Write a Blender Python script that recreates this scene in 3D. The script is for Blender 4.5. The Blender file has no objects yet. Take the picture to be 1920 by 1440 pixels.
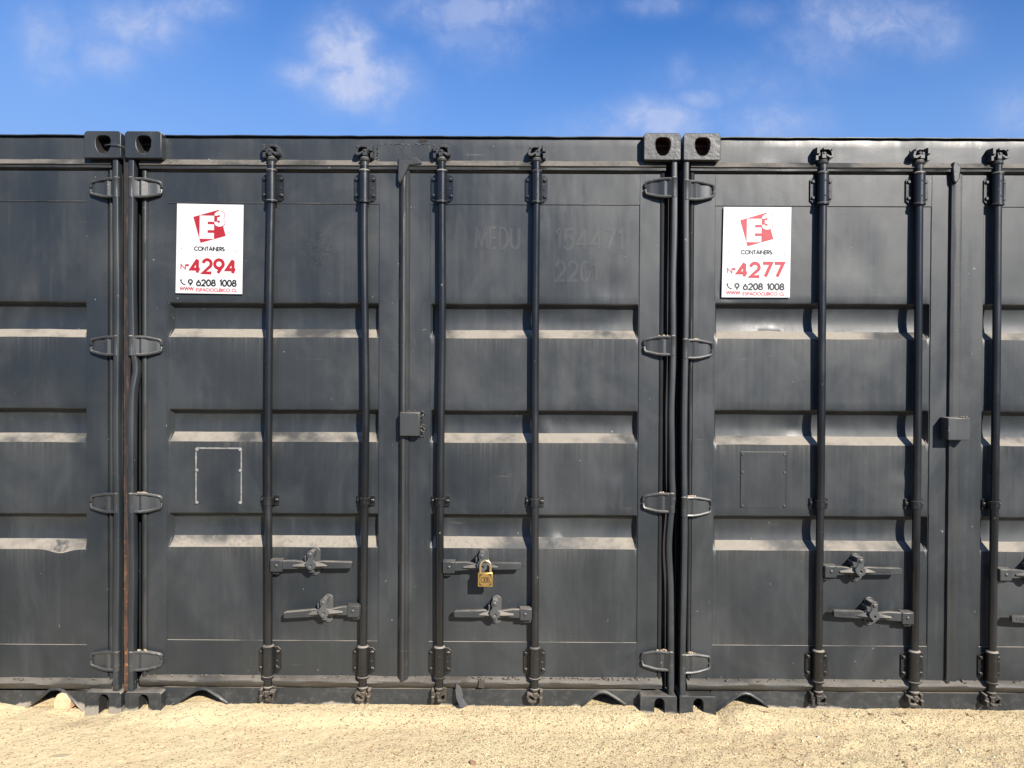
import bpy, bmesh, math, random
import numpy as np
from mathutils import Vector, Matrix, noise
random.seed(7)
S = bpy.context.scene
COL = S.collection
R = math.radians

# ------------------------------------------------------------------ camera
CAM = Vector((1.71963, -3.37791, 1.52460))
YAW, PITCH, ROLL, FPX = -0.00456877, -0.01027007, 0.00504991, 1443.0
_fw = Vector((math.sin(YAW)*math.cos(PITCH), math.cos(YAW)*math.cos(PITCH), math.sin(PITCH)))
_r = Vector((math.cos(YAW), -math.sin(YAW), 0)); _u = _r.cross(_fw)
_R = _r*math.cos(ROLL) + _u*math.sin(ROLL); _U = _u*math.cos(ROLL) - _r*math.sin(ROLL)
cd = bpy.data.cameras.new('camera'); cam = bpy.data.objects.new('camera', cd); COL.objects.link(cam)
cam.matrix_world = Matrix(((_R.x, _U.x, -_fw.x, CAM.x), (_R.y, _U.y, -_fw.y, CAM.y), (_R.z, _U.z, -_fw.z, CAM.z), (0, 0, 0, 1)))
cd.sensor_width = 36; cd.lens = 36*FPX/1920; cd.clip_start = 0.05; cd.clip_end = 3000
S.camera = cam

def at(px, py, Y):
    """where a measured photo point lies on the plane at depth Y: (x, z)"""
    d = _fw + _R*((px-960)/FPX) - _U*((py-720)/FPX)
    t = (Y-CAM.y)/d.y; p = CAM + d*t
    return p.x, p.z

# ------------------------------------------------------------------ light
SUN_EL, SUN_AZ = 29.7, 151.4            # azimuth clockwise from +Y: behind the viewer's right shoulder
sd = bpy.data.lights.new('sun', 'SUN'); so = bpy.data.objects.new('sun', sd); COL.objects.link(so)
sd.energy = 4.6; sd.angle = R(0.53); sd.color = (1.0, 0.93, 0.83)
sdir = Vector((math.sin(R(SUN_AZ))*math.cos(R(SUN_EL)), math.cos(R(SUN_AZ))*math.cos(R(SUN_EL)), math.sin(R(SUN_EL))))
so.rotation_euler = sdir.to_track_quat('Z', 'Y').to_euler(); so.location = (4, -6, 6)
S.view_settings.view_transform = 'Standard'; S.view_settings.look = 'None'
S.view_settings.exposure = 1.0; S.view_settings.gamma = 1.0

# ------------------------------------------------------------------ node helpers
class NT:
    def __init__(s, tree): s.t = tree; s.n = tree.nodes; s.l = tree.links
    def node(s, typ, **kw):
        x = s.n.new(typ)
        for k, v in kw.items():
            if k.startswith('i_'): x.inputs[k[2:].replace('_', ' ')].default_value = v
            else: setattr(x, k, v)
        return x
    def link(s, a, b): s.l.new(a, b)
    def val(s, x, sock):
        if isinstance(x, (int, float)): sock.default_value = x
        elif isinstance(x, (tuple, list)): sock.default_value = x
        else: s.link(x, sock)
    def math(s, op, a, b=0.0, clamp=False):
        m = s.n.new('ShaderNodeMath'); m.operation = op; m.use_clamp = clamp
        s.val(a, m.inputs[0]); s.val(b, m.inputs[1]); return m.outputs[0]
    def mix(s, f, a, b, blend='MIX'):
        m = s.n.new('ShaderNodeMix'); m.data_type = 'RGBA'; m.blend_type = blend
        s.val(f, m.inputs[0])
        for q, i in ((a, 6), (b, 7)): s.val(q if not isinstance(q, tuple) or len(q) == 4 else (*q, 1), m.inputs[i])
        return m.outputs[2]
    def ramp(s, x, a, b, lo=0.0, hi=1.0, smooth=True):
        m = s.n.new('ShaderNodeMapRange'); m.interpolation_type = 'SMOOTHSTEP' if smooth else 'LINEAR'
        s.val(x, m.inputs[0]); m.inputs[1].default_value = a; m.inputs[2].default_value = b
        m.inputs[3].default_value = lo; m.inputs[4].default_value = hi; return m.outputs[0]
    def noise(s, vec, scale, detail=4.0, rough=0.5, dist=0.0, out=0):
        m = s.n.new('ShaderNodeTexNoise'); s.link(vec, m.inputs['Vector'])
        m.inputs['Scale'].default_value = scale; m.inputs['Detail'].default_value = detail
        m.inputs['Roughness'].default_value = rough; m.inputs['Distortion'].default_value = dist
        return m.outputs[out]
    def mapping(s, vec, scale=(1, 1, 1), loc=(0, 0, 0)):
        m = s.n.new('ShaderNodeMapping'); s.link(vec, m.inputs[0]); m.inputs['Scale'].default_value = scale
        m.inputs['Location'].default_value = loc; return m.outputs[0]
    def bump(s, h, strength, dist, prev=None):
        m = s.n.new('ShaderNodeBump'); s.link(h, m.inputs['Height'])
        m.inputs['Strength'].default_value = strength; m.inputs['Distance'].default_value = dist
        if prev is not None: s.link(prev, m.inputs['Normal'])
        return m.outputs[0]

# ------------------------------------------------------------------ sky (Nishita plus thin clouds fixed in world directions)
W = bpy.data.worlds.new('World'); S.world = W; W.use_nodes = True
n = NT(W.node_tree); n.n.clear()
sky = n.node('ShaderNodeTexSky'); sky.sky_type = 'NISHITA'; sky.sun_disc = False
sky.sun_elevation = R(SUN_EL); sky.sun_rotation = R(SUN_AZ); sky.air_density = 1.0; sky.dust_density = 0.3; sky.ozone_density = 3.0
tc = n.node('ShaderNodeTexCoord'); sx = n.node('ShaderNodeSeparateXYZ'); n.link(tc.outputs['Generated'], sx.inputs[0])
X, Y_, Z = sx.outputs
yy = n.math('MAXIMUM', Y_, 0.05)
u = n.math('DIVIDE', X, yy); v = n.math('DIVIDE', Z, yy)
cv = n.node('ShaderNodeCombineXYZ'); n.link(u, cv.inputs[0]); n.link(v, cv.inputs[1])
wob = n.noise(cv.outputs[0], 9.0, 6.0, 0.6, 0.5)
wob2 = n.noise(cv.outputs[0], 26.0, 7.0, 0.66, 0.4)
nz = n.math('ADD', n.math('MULTIPLY', n.math('SUBTRACT', wob, 0.5), 2.6), n.math('MULTIPLY', n.math('SUBTRACT', wob2, 0.5), 2.2))
total = None
BLOBS = [(640, 100, 60, 62, .95), (665, 150, 85, 45, .95), (580, 140, 52, 28, .65), (725, 155, 60, 55, .5), (670, 185, 60, 30, .5),
         (250, 45, 90, 45, .62), (370, 15, 70, 26, .55), (205, 100, 55, 38, .48), (85, 75, 45, 62, .42), (100, 130, 40, 40, .3),
         (880, 15, 150, 42, .55), (900, 60, 90, 60, .3), (1640, 35, 130, 48, .55), (1760, 60, 60, 42, .4), (1540, 85, 90, 60, .28),
         (1235, 225, 75, 34, .75), (1315, 187, 45, 18, .5), (1280, 135, 25, 30, .35), (1450, 230, 90, 35, .45), (1400, 160, 140, 50, .2),
         (1900, 215, 60, 50, .3), (1230, 10, 60, 20, .3), (1180, 250, 120, 40, .35), (1420, 30, 60, 25, .22)]
for (px, py, a, b, amp) in BLOBS:
    d = _fw + _R*((px-960)/FPX) - _U*((py-720)/FPX)
    u0, v0 = d.x/d.y, d.z/d.y
    du = n.math('MULTIPLY', n.math('SUBTRACT', u, u0), FPX/a*0.98); dv = n.math('MULTIPLY', n.math('SUBTRACT', v, v0), FPX/b*0.98)
    q = n.math('ADD', n.math('MULTIPLY', du, du), n.math('MULTIPLY', dv, dv))
    q = n.math('SUBTRACT', q, nz)
    g = n.math('MULTIPLY', n.math('EXPONENT', n.math('MULTIPLY', n.math('MAXIMUM', q, 0.0), -1.0)), amp)
    total = g if total is None else n.math('MAXIMUM', total, g)
front = n.ramp(Y_, 0.05, 0.3)
cm = n.math('MULTIPLY', n.math('MULTIPLY', total, front), n.ramp(wob2, 0.25, 0.75, 0.72, 1.0), True)
tint = n.mix(1.0, sky.outputs[0], (0.33, 0.69, 1.15), 'MULTIPLY')
tint = n.mix(n.math('ADD', n.ramp(Z, 0.46, 0.20, 0.0, 0.62), n.ramp(u, 0.2, -0.8, 0.0, 0.22)), tint, (2.0, 3.4, 6.3))
cloud = n.mix(n.math('MULTIPLY', cm, 0.9), tint, (4.3, 4.75, 6.3))
bg = n.node('ShaderNodeBackground'); n.link(cloud, bg.inputs[0]); bg.inputs[1].default_value = 0.070
wo = n.node('ShaderNodeOutputWorld'); n.link(bg.outputs[0], wo.inputs[0])

# ------------------------------------------------------------------ materials
def new_mat(name):
    m = bpy.data.materials.new(name); m.use_nodes = True
    t = NT(m.node_tree); p = t.n['Principled BSDF']; return m, t, p

def paint(name, base=(0.0138, 0.0172, 0.0202), base2=(0.0225, 0.0255, 0.0270), rough=0.42, dust=1.0, streak=1.0, dents=1.0, splash=0.0, pit=0.0, coarse=0.0):
    m, t, p = new_mat(name)
    geo = t.node('ShaderNodeNewGeometry'); P = geo.outputs['Position']
    sN = t.node('ShaderNodeSeparateXYZ'); t.link(geo.outputs['True Normal'], sN.inputs[0])
    sP = t.node('ShaderNodeSeparateXYZ'); t.link(P, sP.inputs[0])
    big = t.noise(P, 1.7, 5, 0.55, 0.4); mid = t.noise(P, 9, 5, 0.6)
    c = t.mix(t.ramp(big, 0.36, 0.64), base, base2)
    # chalky vertical rain streaks
    st = t.noise(t.mapping(P, (38, 38, 0.9)), 1.0, 4, 0.6)
    st2 = t.noise(t.mapping(P, (110, 110, 2.2)), 1.0, 3, 0.6)
    sm = t.math('MULTIPLY', t.ramp(st, 0.52, 0.78), t.ramp(mid, 0.42, 0.68))
    sm = t.math('ADD', sm, t.math('MULTIPLY', t.ramp(st2, 0.66, 0.80), t.ramp(big, 0.45, 0.6)))
    c = t.mix(t.math('MULTIPLY', sm, 0.14*streak, True), c, (0.098, 0.102, 0.100))
    # chalking film, mottled
    film = t.noise(t.mapping(P, (3.0, 3.0, 1.6), (5, 2, 1)), 1.0, 6, 0.6, 0.8)
    c = t.mix(t.ramp(film, 0.45, 0.72, 0.0, 0.30*streak), c, (0.054, 0.058, 0.058))
    wa = t.node('ShaderNodeAttribute'); wa.attribute_name = 'washed'
    dr = t.noise(t.mapping(P, (75, 75, 1.2)), 1.0, 4, 0.7)
    c = t.mix(t.math('MULTIPLY', wa.outputs['Fac'], t.ramp(dr, 0.40, 0.78, 0.08, 0.55)), c, (0.15, 0.138, 0.115))
    scr = t.noise(t.mapping(P, (3.0, 3.0, 95)), 1.0, 3, 0.6); scr2 = t.noise(P, 3.4, 4, 0.6)
    c = t.mix(t.math('MULTIPLY', t.math('MULTIPLY', t.ramp(scr, 0.66, 0.72), t.ramp(scr2, 0.54, 0.66)), 0.5*streak), c, (0.14, 0.137, 0.128))
    # little chips and scuffs
    chip = t.noise(t.mapping(P, (55, 55, 42)), 1.0, 2, 0.5); chip2 = t.noise(P, 6.0, 3, 0.5)
    cmask = t.math('MULTIPLY', t.ramp(chip, 0.735, 0.76), t.ramp(chip2, 0.47, 0.58))
    c = t.mix(t.math('MULTIPLY', cmask, 0.75), c, (0.20, 0.195, 0.18))
    rgh = t.math('ADD', t.ramp(film, 0.3, 0.75, rough-0.06, rough+0.10), t.ramp(mid, 0.3, 0.7, -0.03, 0.03))
    rgh = t.math('ADD', rgh, t.ramp(st, 0.35, 0.68, -0.02, 0.03))
    # settled dust on whatever faces up
    dn = t.noise(P, 60, 5, 0.65); dz = t.math('ADD', sN.outputs[2], t.math('MULTIPLY', t.math('SUBTRACT', dn, 0.5), 0.35))
    patch = t.noise(t.mapping(P, (3.2, 3.2, 5), (3, 7, 2)), 1.0, 4, 0.6)
    dm = t.math('MULTIPLY', t.ramp(dz, 0.36, 0.58), t.ramp(patch, 0.36, 0.58, 0.15, 0.95))
    dm = t.math('MULTIPLY', dm, dust)
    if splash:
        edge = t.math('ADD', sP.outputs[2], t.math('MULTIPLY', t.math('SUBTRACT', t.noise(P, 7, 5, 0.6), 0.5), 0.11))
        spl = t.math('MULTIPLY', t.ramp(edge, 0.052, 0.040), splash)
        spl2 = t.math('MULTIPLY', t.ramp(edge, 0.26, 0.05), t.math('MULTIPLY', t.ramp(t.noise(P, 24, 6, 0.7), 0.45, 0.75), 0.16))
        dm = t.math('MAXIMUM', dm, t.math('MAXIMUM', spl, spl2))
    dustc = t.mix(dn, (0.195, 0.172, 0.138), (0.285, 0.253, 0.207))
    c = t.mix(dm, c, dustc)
    rgh = t.math('ADD', rgh, t.math('MULTIPLY', dm, 0.5), True)
    t.link(c, p.inputs['Base Color']); t.link(rgh, p.inputs['Roughness'])
    p.inputs['Specular IOR Level'].default_value = 0.5
    nb = t.bump(t.noise(t.mapping(P, (4.2, 4.2, 1.5)), 1.0, 3, 0.45, 0.15), 1.0, 0.008*dents)
    nb = t.bump(t.noise(P, 160, 3, 0.6), 0.25, 0.0008, nb)
    if pit:
        vo = t.node('ShaderNodeTexVoronoi'); t.link(P, vo.inputs['Vector']); vo.inputs['Scale'].default_value = 110
        pm = t.math('MULTIPLY', t.ramp(vo.outputs['Distance'], 0.10, 0.34), 1.0)
        nb = t.bump(t.math('MULTIPLY', pm, t.ramp(t.noise(P, 30, 2), 0.4, 0.6)), 0.8*pit, 0.003, nb)
    if coarse:
        nb = t.bump(t.noise(P, 75, 6, 0.75), coarse, 0.006, nb)
    t.link(nb, p.inputs['Normal'])
    return m

def simple(name, col, rough=0.5, metal=0.0, vary=0.12, scale=30, spec=0.5, bump=0.0):
    m, t, p = new_mat(name)
    geo = t.node('ShaderNodeNewGeometry'); P = geo.outputs['Position']
    f = t.noise(P, scale, 5, 0.6)
    a = tuple(x*(1-vary) for x in col); b = tuple(min(1, x*(1+vary)) for x in col)
    t.link(t.mix(t.ramp(f, 0.3, 0.7), a, b), p.inputs['Base Color'])
    p.inputs['Roughness'].default_value = rough; p.inputs['Metallic'].default_value = metal
    p.inputs['Specular IOR Level'].default_value = spec
    if bump: t.link(t.bump(f, bump, 0.002), p.inputs['Normal'])
    return m

M = {}
M['door'] = paint('anthracite_door_paint')
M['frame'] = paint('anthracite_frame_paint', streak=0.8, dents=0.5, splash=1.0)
M['rod'] = paint('anthracite_bar_paint', base=(0.0062, 0.0068, 0.0078), base2=(0.0095, 0.0100, 0.0108), rough=0.31, streak=0.45, dents=0.25)
M['fit'] = paint('anthracite_fitting_paint', base=(0.022, 0.0245, 0.027), base2=(0.032, 0.034, 0.034), rough=0.40, streak=0.6, dents=0.2, coarse=0.05, dust=0.6)
M['hinge'] = paint('dusty_hinge_paint', base=(0.026, 0.029, 0.031), base2=(0.038, 0.040, 0.040), rough=0.40, streak=0.8, dents=0.2, coarse=0.08, dust=0.8)
M['catch'] = paint('worn_latch_paint', base=(0.050, 0.053, 0.054), base2=(0.085, 0.085, 0.082), rough=0.42, streak=0.8, dents=0.1, coarse=0.06, dust=0.9)
M['fit_low'] = paint('dusty_fitting_paint', base=(0.020, 0.018, 0.015), base2=(0.055, 0.042, 0.029), rough=0.5, streak=1.0, dents=0.2, coarse=0.15)
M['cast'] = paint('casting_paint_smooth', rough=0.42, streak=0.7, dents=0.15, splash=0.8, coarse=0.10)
M['cast_pit'] = paint('casting_paint_pitted', base=(0.026, 0.027, 0.029), base2=(0.036, 0.036, 0.035), rough=0.46, streak=1.3, dents=0.15, pit=0.22, coarse=0.03)
M['gasket'] = paint('painted_rubber_seal', base=(0.015, 0.0168, 0.018), base2=(0.022, 0.0225, 0.022), rough=0.46, streak=0.8, dust=0.5, dents=0.3, coarse=0.15)
M['gasket_low'] = paint('dusty_rubber_seal', base=(0.026, 0.024, 0.020), base2=(0.042, 0.036, 0.028), rough=0.55, streak=1.3, dents=0.4, coarse=0.4, dust=0.42)
M['ghost'] = paint('overpainted_lettering', base=(0.0215, 0.0245, 0.0265), base2=(0.034, 0.0365, 0.0370), rough=0.44, streak=0.8)
M['crumb'] = simple('dried_mud_crumbs', (0.13, 0.11, 0.085), 0.9, vary=0.3, scale=60)
M['dark'] = simple('unlit_inner_steel', (0.012, 0.011, 0.011), 0.8)  # near-black: the shade inside gaps and holes is put into the colour
M['weld'] = paint('weld_bead_paint', base=(0.03, 0.031, 0.032), base2=(0.05, 0.05, 0.047), rough=0.3, dents=0.0, coarse=0.5)
M['white'] = simple('white_sign_board', (0.50, 0.50, 0.495), 0.35, vary=0.03, scale=4)
M['red'] = simple('red_print', (0.27, 0.004, 0.011), 0.5, vary=0.05)
M['redf'] = simple('sun_faded_red_print', (0.30, 0.012, 0.022), 0.5, vary=0.06)
M['pink'] = simple('pale_red_hairline', (0.42, 0.085, 0.10), 0.5, vary=0.04)
M['black'] = simple('black_print', (0.012, 0.012, 0.013), 0.4)
M['grey'] = simple('grey_print', (0.30, 0.30, 0.32), 0.5)
M['seal'] = simple('pale_sealant', (0.17, 0.168, 0.16), 0.6, vary=0.25, scale=60, bump=0.5)
M['brass'] = simple('brass', (0.68, 0.45, 0.15), 0.38, 1.0, vary=0.08, scale=90, bump=0.05)
M['brass_dark'] = simple('etched_brass', (0.055, 0.025, 0.008), 0.6, 0.2)
M['shackle'] = simple('yellowed_steel', (0.70, 0.56, 0.34), 0.28, 0.9, vary=0.08)
M['stone'] = simple('pinkish_stone', (0.56, 0.34, 0.20), 0.85, vary=0.18, scale=25, bump=0.6)
M['slab'] = simple('tan_flat_stone', (0.42, 0.33, 0.21), 0.9, vary=0.1, scale=30, bump=0.4)
M['leaf'] = simple('dry_brown_leaf', (0.20, 0.12, 0.06), 0.8, vary=0.3, scale=80)
M['wire'] = simple('painted_wire', (0.06, 0.06, 0.062), 0.35)

def rust_mat():
    m, t, p = new_mat('rust_streaked_steel')
    geo = t.node('ShaderNodeNewGeometry'); P = geo.outputs['Position']
    f = t.noise(t.mapping(P, (60, 60, 3)), 1.0, 6, 0.65); g = t.noise(P, 40, 6, 0.7); z = t.noise(t.mapping(P, (3, 3, 3)), 1.0, 3)
    c = t.mix(t.ramp(f, 0.35, 0.62), (0.010, 0.007, 0.006), (0.072, 0.034, 0.017))
    sp_ = t.node('ShaderNodeSeparateXYZ'); t.link(P, sp_.inputs[0])
    low = t.ramp(t.math('ADD', sp_.outputs[2], t.math('MULTIPLY', z, 1.4)), 1.9, 1.2)
    fl = t.noise(t.mapping(P, (90, 90, 9)), 1.0, 5, 0.7)
    c = t.mix(t.ramp(t.math('ADD', fl, t.math('MULTIPLY', low, -0.12)), 0.36, 0.52), c, (0.008, 0.007, 0.007))
    c = t.mix(t.math('MULTIPLY', t.ramp(g, 0.52, 0.70), t.math('MULTIPLY', low, t.ramp(f, 0.45, 0.6))), c, (0.32, 0.12, 0.035))
    t.link(c, p.inputs['Base Color']); p.inputs['Roughness'].default_value = 0.8
    t.link(t.bump(g, 0.6, 0.003), p.inputs['Normal']); return m
M['rust'] = rust_mat()
M['holerust'] = simple('dark_rust', (0.045, 0.017, 0.009), 0.8, vary=0.5, scale=40)

def sand_mat():
    m, t, p = new_mat('gravelly_sand')
    geo = t.node('ShaderNodeNewGeometry'); P = geo.outputs['Position']
    sP = t.node('ShaderNodeSeparateXYZ'); t.link(P, sP.inputs[0])
    big = t.noise(P, 2.3, 5, 0.6, 0.5); mid = t.noise(P, 22, 5, 0.65); fine = t.noise(P, 210, 4, 0.7)
    c = t.mix(t.ramp(big, 0.35, 0.65), (0.64, 0.51, 0.295), (0.60, 0.445, 0.255))
    c = t.mix(t.ramp(mid, 0.35, 0.75, 0, 0.5), c, (0.66, 0.54, 0.30))
    vo = t.node('ShaderNodeTexVoronoi'); t.link(P, vo.inputs['Vector']); vo.inputs['Scale'].default_value = 165
    hs = t.node('ShaderNodeSeparateColor'); t.link(vo.outputs['Color'], hs.inputs[0])
    c = t.mix(t.ramp(hs.outputs[0], 0.1, 0.9, 0.0, 0.5), c, (0.71, 0.61, 0.38))
    # scattered dark specks, commoner towards the right-hand container
    side = t.ramp(t.math('ADD', sP.outputs[0], t.math('MULTIPLY', big, 0.8)), 0.6, 2.4, 0.945, 0.865)
    dk = t.math('MULTIPLY', t.math('GREATER_THAN', hs.outputs[1], side), 0.8)
    c = t.mix(dk, c, (0.20, 0.135, 0.075))
    bounce_cut = t.math('ADD', sP.outputs[1], t.math('MULTIPLY', t.math('SUBTRACT', big, 0.5), 1.2))
    c = t.mix(t.ramp(bounce_cut, -1.0, -1.6), c, t.mix(t.ramp(mid, 0.3, 0.7), (0.07, 0.055, 0.04), (0.11, 0.085, 0.06)))  # unseen ground beyond the sand strip, darkened to cut bounce onto the doors
    t.link(c, p.inputs['Base Color']); p.inputs['Roughness'].default_value = 0.95; p.inputs['Specular IOR Level'].default_value = 0.15
    amp = t.ramp(sP.outputs[0], 0.0, 2.4, 0.22, 1.0)
    h = t.math('ADD', t.math('MULTIPLY', vo.outputs['Distance'], -0.8), fine)
    nb = t.bump(mid, 0.35, 0.02); nb = t.bump(t.math('MULTIPLY', h, amp), 0.8, 0.0045, nb)
    t.link(nb, p.inputs['Normal']); return m
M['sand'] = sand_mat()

def grain_mat():
    m, t, p = new_mat('loose_grains')
    a = t.node('ShaderNodeAttribute'); a.attribute_name = 'tone'; t.link(a.outputs['Color'], p.inputs['Base Color'])
    p.inputs['Roughness'].default_value = 0.9; p.inputs['Specular IOR Level'].default_value = 0.2; return m
M['grain'] = grain_mat()

# ------------------------------------------------------------------ mesh builder
class MB:
    """collects shapes and links them as one mesh object"""
    def __init__(s): s.bm = bmesh.new(); s.mi = 0
    def v(s, co): return s.bm.verts.new(co)
    def f(s, vs):
        try: fc = s.bm.faces.new(vs); fc.material_index = s.mi; return fc
        except ValueError: return None
    def box(s, x0, x1, y0, y1, z0, z1, taper=0.0):
        a = [(x0+taper, y0, z0+taper), (x1-taper, y0, z0+taper), (x1-taper, y0, z1-taper), (x0+taper, y0, z1-taper), (x0, y1, z0), (x1, y1, z0), (x1, y1, z1), (x0, y1, z1)]
        q = [s.v(p) for p in a]
        for i in ((0, 1, 2, 3), (5, 4, 7, 6), (4, 0, 3, 7), (1, 5, 6, 2), (3, 2, 6, 7), (4, 5, 1, 0)): s.f([q[k] for k in i])
        return q
    def plate(s, outline, y0, y1, holes=(), back=True, cap=None, capmat=None):
        """flat front at y0 with holes, outline walls back to y1; cap = depth at which holes are closed"""
        loops = []; edges = []
        for lp in (outline, *holes):
            vs = [s.v((x, y0, z)) for x, z in lp]
            edges += [s.bm.edges.new((vs[i], vs[(i+1) % len(vs)])) for i in range(len(vs))]
            loops.append(vs)
        r = bmesh.ops.triangle_fill(s.bm, use_beauty=True, use_dissolve=False, edges=edges, normal=(0, -1, 0))
        for g in r['geom']:
            if isinstance(g, bmesh.types.BMFace):
                g.material_index = s.mi
                if g.normal.y > 0: g.normal_flip()
        for k, vs in enumerate(loops):
            yb = y1 if k == 0 or cap is None else cap
            m0 = s.mi
            if k and capmat is not None: s.mi = capmat
            bs = [s.v((q.co.x, yb, q.co.z)) for q in vs]
            for i in range(len(vs)): s.f((vs[i], vs[(i+1) % len(vs)], bs[(i+1) % len(vs)], bs[i]))
            if (k == 0 and back and not holes) or (k and cap is not None): s.f(bs)
            s.mi = m0
    def flat(s, pts, y):
        vs = [s.v((x, y, z)) for x, z in pts]
        ed = [s.bm.edges.new((vs[i], vs[(i+1) % len(vs)])) for i in range(len(vs))]
        r = bmesh.ops.triangle_fill(s.bm, use_beauty=True, use_dissolve=False, edges=ed, normal=(0, -1, 0))
        for g in r['geom']:
            if isinstance(g, bmesh.types.BMFace) and g.normal.y > 0: g.normal_flip()
    def tube(s, pts, rad, nseg=10, caps=True, rads=None):
        pts = [Vector(p) for p in pts]; rings = []; prev = None
        for i, p in enumerate(pts):
            d = (pts[min(i+1, len(pts)-1)] - pts[max(i-1, 0)]).normalized()
            if prev is None: a = d.orthogonal().normalized()
            else: a = (prev - d*prev.dot(d)).normalized()
            prev = a; b = d.cross(a); r = rads[i] if rads else rad
            rings.append([s.v(p + (a*math.cos(2*math.pi*k/nseg) + b*math.sin(2*math.pi*k/nseg))*r) for k in range(nseg)])
        for r0, r1 in zip(rings, rings[1:]):
            for k in range(nseg): s.f((r0[k], r0[(k+1) % nseg], r1[(k+1) % nseg], r1[k]))
        if caps: s.f(rings[0][::-1]); s.f(rings[-1])
    def lathe(s, x, y, prof, nseg=20):
        """vertical lathe: prof = [(radius, z)]"""
        rings = [[s.v((x + r*math.cos(2*math.pi*k/nseg), y + r*math.sin(2*math.pi*k/nseg), z)) for k in range(nseg)] for r, z in prof]
        for r0, r1 in zip(rings, rings[1:]):
            for k in range(nseg): s.f((r0[k], r0[(k+1) % nseg], r1[(k+1) % nseg], r1[k]))
        s.f(rings[0][::-1]); s.f(rings[-1])
    def knob(s, x, z, y1, r, h, nseg=6, dome=0.6):
        """bolt head standing h proud of the plane y1, facing the viewer"""
        a0 = random.random()
        prof = [(r, y1+0.002), (r, y1-h*dome), (r*0.72, y1-h)]
        rings = [[s.v((x + q*math.cos(a0+2*math.pi*k/nseg), y, z + q*math.sin(a0+2*math.pi*k/nseg))) for k in range(nseg)] for q, y in prof]
        for r0, r1 in zip(rings, rings[1:]):
            for k in range(nseg): s.f((r0[k], r0[(k+1) % nseg], r1[(k+1) % nseg], r1[k]))
        s.f(rings[-1])
    def sweep_x(s, prof, xs, jit=0.0, seed=0):
        """profile [(y, z)] swept along the x stations"""
        rows = []
        for x in xs:
            rows.append([s.v((x, y + jit*noise.noise((x*9+seed, i*3.1, seed)), z + jit*0.8*noise.noise((x*7+seed, i*2.3, 5+seed)))) for i, (y, z) in enumerate(prof)])
        for a, b in zip(rows, rows[1:]):
            for i in range(len(prof)-1): s.f((a[i], b[i], b[i+1], a[i+1]))
    def sweep_z(s, prof, zs, jit=0.0, seed=0, dent=None):
        """profile [(x, y)] swept along the z stations"""
        rows = []
        for z in zs:
            ox, oy = dent(z) if dent else (0, 0)
            rows.append([s.v((x + ox + jit*noise.noise((z*6+seed, i*3.1, seed)), y + oy + jit*noise.noise((z*5+seed, i*2.3, 5+seed)), z)) for i, (x, y) in enumerate(prof)])
        for a, b in zip(rows, rows[1:]):
            for i in range(len(prof)-1): s.f((a[i], a[i+1], b[i+1], b[i]))
    def lump(s, c, r, sub=1, flat=1.0, rough=0.35):
        r0 = bmesh.ops.create_icosphere(s.bm, subdivisions=sub, radius=1.0)
        sd = random.random()*50
        for q in r0['verts']:
            k = 1 + rough*noise.noise(q.co*1.9 + Vector((sd, sd, sd)))
            q.co = Vector((c[0] + q.co.x*r*k, c[1] + q.co.y*r*k, c[2] + q.co.z*r*k*flat))
        for q in r0['verts']:
            for fc in q.link_faces: fc.material_index = s.mi
    def build(s, name, mats, parent=None, smooth=35, bevel=0.0, recalc=True, loc=None):
        if recalc: bmesh.ops.recalc_face_normals(s.bm, faces=s.bm.faces)
        me = bpy.data.meshes.new(name); s.bm.to_mesh(me); s.bm.free()
        for m in (mats if isinstance(mats, (list, tuple)) else [mats]): me.materials.append(m)
        if smooth:
            me.shade_smooth(); me.set_sharp_from_angle(angle=R(smooth))
        o = bpy.data.objects.new(name, me); COL.objects.link(o)
        if parent: o.parent = parent
        if loc: o.location = loc
        if bevel:
            b = o.modifiers.new('edge_rounding', 'BEVEL'); b.width = bevel; b.segments = 2; b.limit_method = 'ANGLE'; b.angle_limit = R(40)
        return o

def tag(o, label=None, cat=None, group=None, kind=None):
    for k, q in (('label', label), ('category', cat), ('group', group), ('kind', kind)):
        if q: o[k] = q
    return o
def empty(name, loc, label, cat, group=None):
    o = bpy.data.objects.new(name, None); COL.objects.link(o); o.location = loc; o.empty_display_size = 0.2
    return tag(o, label, cat, group)
def lin(a, b, step):
    k = max(1, int(round(abs(b-a)/step))); return [a + (b-a)*i/k for i in range(k+1)]
def sstep(a, b, x):
    t = min(1, max(0, (x-a)/(b-a))); return t*t*(3-2*t)

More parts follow.
